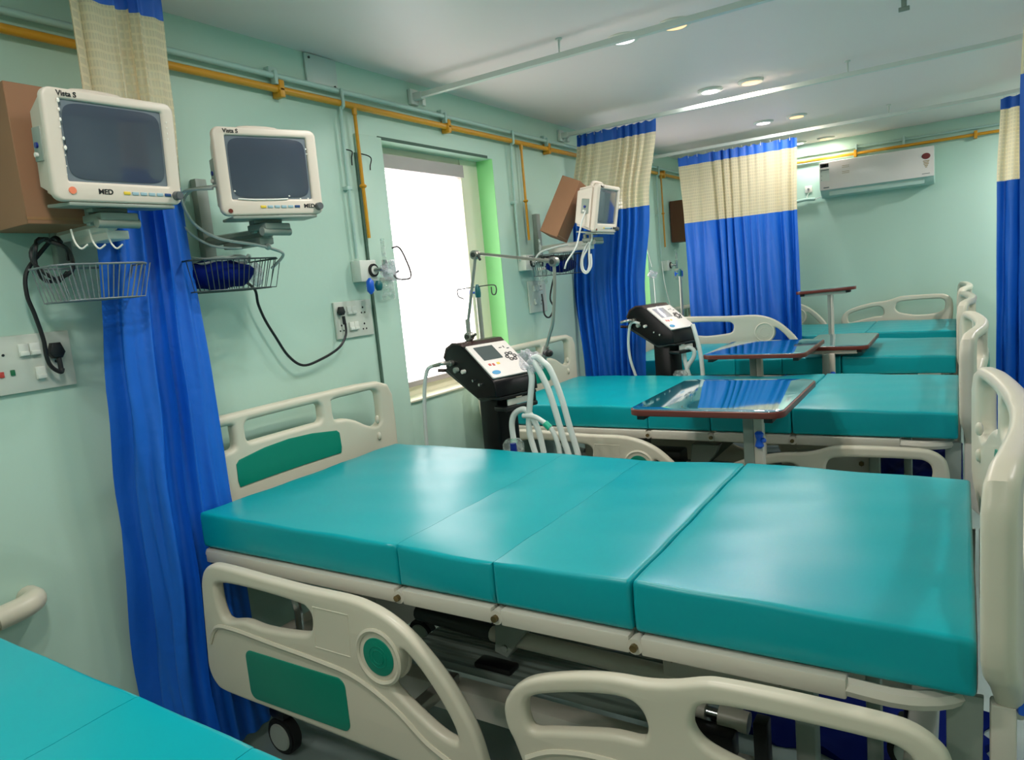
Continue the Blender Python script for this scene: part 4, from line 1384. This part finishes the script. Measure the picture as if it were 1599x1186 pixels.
G().tube([(.304, 2.39, 1.118), (.262, 2.38, 1.112), (.236, 2.38, 1.085), (.214, 2.38, 1.005), (.200, 2.38, .88), (.192, 2.38, .72), (.19, 2.38, .5)], .0085, 8, smooth=6).build('gas_hose', hose_m, v1)
g = G().lathe([(.035, 0), (.044, .01), (.044, .055), (.030, .072)], (.650, 2.38, .735), 20)
g.build('humidifier_chamber', clear, v1)
G().cyl((.672, 2.345, .745), (.672, 2.345, .80), .016, .013).build('water_bottle', bottle_blue, v1)
G().box(.60, .73, 2.34, 2.43, .70, .735, .012).build('humidifier_base', white_pl, v1)
b = bmesh.new()
bmesh.ops.create_icosphere(b, subdivisions=4, radius=1)
for v in b.verts:
    k = 1 + .12 * sum(math.sin(a * v.co.x + c * v.co.y + d * v.co.z + e + 2) for a, c, d, e in phs) / 2.4
    v.co = Vector((.722 + v.co.x * .048 * k, 2.455 + v.co.y * .05 * k, 1.118 + v.co.z * .045 * k - .35 * (v.co.x * .05)))
g = G(); g.merge(b)
base(g.build('plastic_wrap', film), 'crumpled clear plastic wrap over the hose ports of the nearer ventilator', 'wrap')
for h in ([(.865, 4.09, 1.10), (.885, 4.08, 1.03), (.903, 4.08, .94), (.912, 4.08, .83), (.912, 4.08, .70)], [(.79, 4.08, .74), (.825, 4.08, .85), (.862, 4.08, .905), (.868, 4.08, .945), (.835, 4.08, .965), (.808, 4.08, .935), (.815, 4.08, .86), (.842, 4.08, .75)]):
    G().tube(h, .0125, 10, smooth=7).build('breathing_hose', hose_m, v2)
G().tube([(.566, 4.02, 1.125), (.525, 4.02, 1.135), (.495, 4.03, 1.108), (.475, 4.04, 1.0), (.482, 4.04, .90), (.51, 4.04, .80), (.54, 4.04, .70)], .0085, 8, smooth=6).build('gas_hose', hose_m, v2)
G().lathe([(.035, 0), (.044, .01), (.044, .055), (.030, .072)], (.785, 4.06, .76), 20).build('humidifier_chamber', clear, v2)
G().cyl((.808, 4.02, .765), (.808, 4.02, .805), .016, .013).build('water_bottle', bottle_blue, v2)

# drip stands


def drip(label, x, y, ztop, hook=True):
    t = thing('drip_stand', label, 'drip stand', (x, y, 0), 0, 'drip stands behind the ventilators')
    G().cyl((x, y, .06), (x, y, ztop - .02), .0115, seg=14).build('pole', arm_metal, t)
    G().lathe([(.013, 0), (.015, .02), (.013, .045), (.006, .06)], (x, y, ztop - .035), 14).build('pole_clamp', knob_teal, t)
    G().sphere((x - .035, y - .005, ztop - .015), .013, 10, (.5, .8, 1.5)).cyl((x - .03, y - .003, ztop - .012), (x, y, ztop - .012), .005).build('clamp_knob', knob_blue, t)
    if hook:
        h = []
        G().tube([(x - .082, y, ztop - .037), (x - .112, y, ztop - .024), (x - .115, y, ztop + .006), (x - .088, y, ztop + .010), (x, y, ztop + .014), (x + .088, y, ztop + .016), (x + .105, y, ztop), (x + .098, y, ztop - .026), (x + .080, y, ztop - .024), (x + .078, y, ztop + .008)], .0028, 6, smooth=6).build('hook_wire', dark_metal, t)
    g = G()
    for k in range(4):
        a = math.radians(45 + 90 * k)
        g.tube([(x, y, .08), (x + .13 * math.cos(a), y + .13 * math.sin(a), .05)], .010, 8)
        g.sphere((x + .13 * math.cos(a), y + .13 * math.sin(a), .024), .024, 10)
    g.build('foot', dark_metal, t)
    return t


drip('drip stand with a two-ended wire hook behind the nearer ventilator', .300, 2.735, 1.42)
drip('drip stand with teal clamp seen against the wall between the two middle curtains', .27, 5.665, 1.40, False)


# ------------------------------------------------------------------ overbed tables
def overbed(label, x0, x1, y0, y1, z, cx, cy, tilt=0.0, knob=True, w=1.0, kz=.125):
    t = thing('overbed_table', label, 'table', (cx, cy, 0), 0, 'overbed tables between the beds')
    R = Matrix.Identity(4)
    if tilt:
        R = Matrix.Translation((cx, cy, z)) @ Matrix.Rotation(tilt, 4, 'Y') @ Matrix.Translation((-cx, -cy, -z))
    O = rrect(x0, x1, y0, y1, .055, 8)
    G().plate(O, [], .011, .003, M=R @ Matrix.Translation((0, 0, z - .012))).build('edge_band', maroon, t)
    G().plate(inset(O, .006), [], .0015, .0006, M=R @ Matrix.Translation((0, 0, z))).build('tabletop', table_top, t)
    by = max(cy, y0 + .05)
    G().box(x0 + .05, x1 - .06, by - .03, by + .03, z - .046, z - .024, .003, M=R).build('top_bracket', cream2, t)
    for x in (x0 + .045, x1 - .05):
        G().box(x - .014, x + .014, y0 + .02, y1 - .05, z - .040, z - .022, .002, M=R).build('stop_pad', pad_m, t)
    G().box(cx - .036 * w, cx + .0, cy - .022, cy + .022, .12, z - .04, .003).build('outer_column', steel_gray, t)
    G().box(cx + .0, cx + .030 * w, cy - .020, cy + .020, .12, z - .04, .003).build('inner_column', cream2, t)
    if knob:
        G().lathe([(.008, -.03), (.016, -.022), (.010, 0), (.016, .022), (.008, .03)], (cx + .022, cy - .034, z - kz), 10).sphere((cx + .038, cy - .04, z - kz), .009, 8).build('height_knob', knob_blue, t)
    g = G().box(cx - .32, cx + .20, cy - .022, cy + .022, .075, .12, .005)
    for x in (cx - .30, cx + .18):
        g.box(x - .02, x + .02, cy - .10, cy + .10, .055, .085, .005)
    g.build('base', cream2, t)
    for x in (cx - .30, cx + .18):
        for s in (-1, 1):
            G().cyl((x - .012, cy + s * .085, .027), (x + .012, cy + s * .085, .027), .0265, seg=16).build('caster', tire_m, t)
    return t


overbed('nearest of the four overbed tables, turquoise top overlapping the second full bed', 1.178, 1.715, 2.33, 3.00, .95, 1.585, 2.50)
overbed('second overbed table, turquoise top and maroon edge, level with the third bed', .995, 1.53, 3.80, 4.46, .95, 1.215, 4.12, knob=False)
overbed('third overbed table, partly hidden behind the second tabletop', 1.38, 1.75, 4.47, 5.17, .90, 1.545, 4.462, kz=.172)
overbed('tallest overbed table raised above the far beds, seen edge-on with dark underside', 1.155, 1.56, 5.60, 5.74, 1.185, 1.39, 5.67, tilt=-.035, knob=False, w=.55)

# ------------------------------------------------------------------ air conditioner
t = thing('air_conditioner', 'white split air conditioner with stickers mounted high on the back wall', 'air conditioner', (1.6, 6.9, 1.9))
AX0, AX1 = 1.17, 2.02
prof = [(6.998, 1.93), (6.998, 2.215), (6.83, 2.215), (6.80, 2.19), (6.79, 1.995), (6.82, 1.955), (6.88, 1.915)]
Mx = Matrix(((0, 0, 1, (AX0 + AX1) / 2), (1, 0, 0, 0), (0, 1, 0, 0), (0, 0, 0, 1)))
G().plate(ccw(prof), [], (AX1 - AX0) / 2, .006, M=Mx).build('case', ac_shaded, t)
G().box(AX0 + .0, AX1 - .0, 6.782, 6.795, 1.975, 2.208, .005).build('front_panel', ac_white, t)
G().box(AX0 + .07, AX1 - .07, 6.812, 6.825, 1.925, 1.962, .003, M=Matrix.Identity(4)).build('air_flap', ac_shaded, t)


def acz(x0, x1, z0, z1, nm, m_):
    G().box(x0, x1, 6.7808, 6.7825, z0, z1).build(nm, m_, t)


acz(AX0 + .008, AX0 + .075, 2.165, 2.196, 'name_sticker', ink)
acz(AX0 + .022, AX0 + .060, 2.173, 2.188, 'sticker_lettering', white_pl)
acz(AX0 + .008, AX0 + .078, 2.05, 2.152, 'info_sticker', key_relief)
for k in range(3):
    acz(AX0 + .012, AX0 + .02, 2.06 + k * .035, 2.066 + k * .035, 'sticker_bullet', ink_grey)
acz(AX0 + .010, AX0 + .078, 2.140, 2.146, 'sticker_line', ink_grey)
acz(AX0 + .03, AX0 + .075, 1.99, 2.0, 'corner_logo', ink_grey)
for z in (2.155, 2.142, 2.108, 2.095):
    acz(AX0 + .18, AX0 + .235, z, z + .003, 'vent_line', gold_print)
G().plate([(AX1 - .055 + .030 * math.cos(q * PI / 12), 2.135 + .024 * math.sin(q * PI / 12)) for q in range(24)], [], .001, .0002, M=Matrix.Translation((0, 6.781, 0)) @ XZ).build('rating_badge', maroon_print, t)
for k, w in enumerate((.022, .018, .018, .012, .006)):
    acz(AX1 - .055 - w, AX1 - .055 + w, 2.095 - k * .012, 2.101 - k * .012, 'rating_text', gold_print)
acz(AX1 - .085, AX1 - .03, 1.997, 2.001, 'model_text', ink_grey)
base(G().tube([(1.10, 6.97, 1.925), (1.0, 6.97, 1.93), (.80, 6.975, 1.90), (.55, 6.975, 1.86)], .014, 8, smooth=4).build('drain_pipe', conduit_m), 'pale pipe leaving the left end of the air conditioner along the back wall', 'pipe')
t = thing('wall_plate', 'tiny white wall socket left of the air conditioner', 'socket', (1.04, 6.99, 2.0))
G().box(1.015, 1.075, 6.988, 6.999, 1.99, 2.05, .003).build('plate', white_pl, t)
G().cyl((1.045, 6.98, 2.02), (1.045, 6.99, 2.02), .01).build('plug', ink_grey, t)
base(G().tube([(1.045, 6.985, 1.985), (1.03, 6.985, 1.94), (1.08, 6.985, 1.925), (1.16, 6.98, 1.94)], .004, 6, smooth=4).build('thin_cable', cable_white), 'thin white cable curving from the tiny socket to the air conditioner', 'cable')

# ------------------------------------------------------------------ wall buffer behind the nearest bed
t = thing('wall_buffer', 'cream plastic bumper rail end on the left wall beside the corner mattress', 'bumper rail', (.06, .70, .66))
G().tube([(.06, .30, .690), (.06, .745, .690)], .026, 12).build('bumper_rail', cream, t)
G().tube([(.06, .735, .690), (.06, .80, .695), (.045, .835, .700), (.002, .840, .700)], .031, 14, smooth=5).build('end_cap', cream, t)
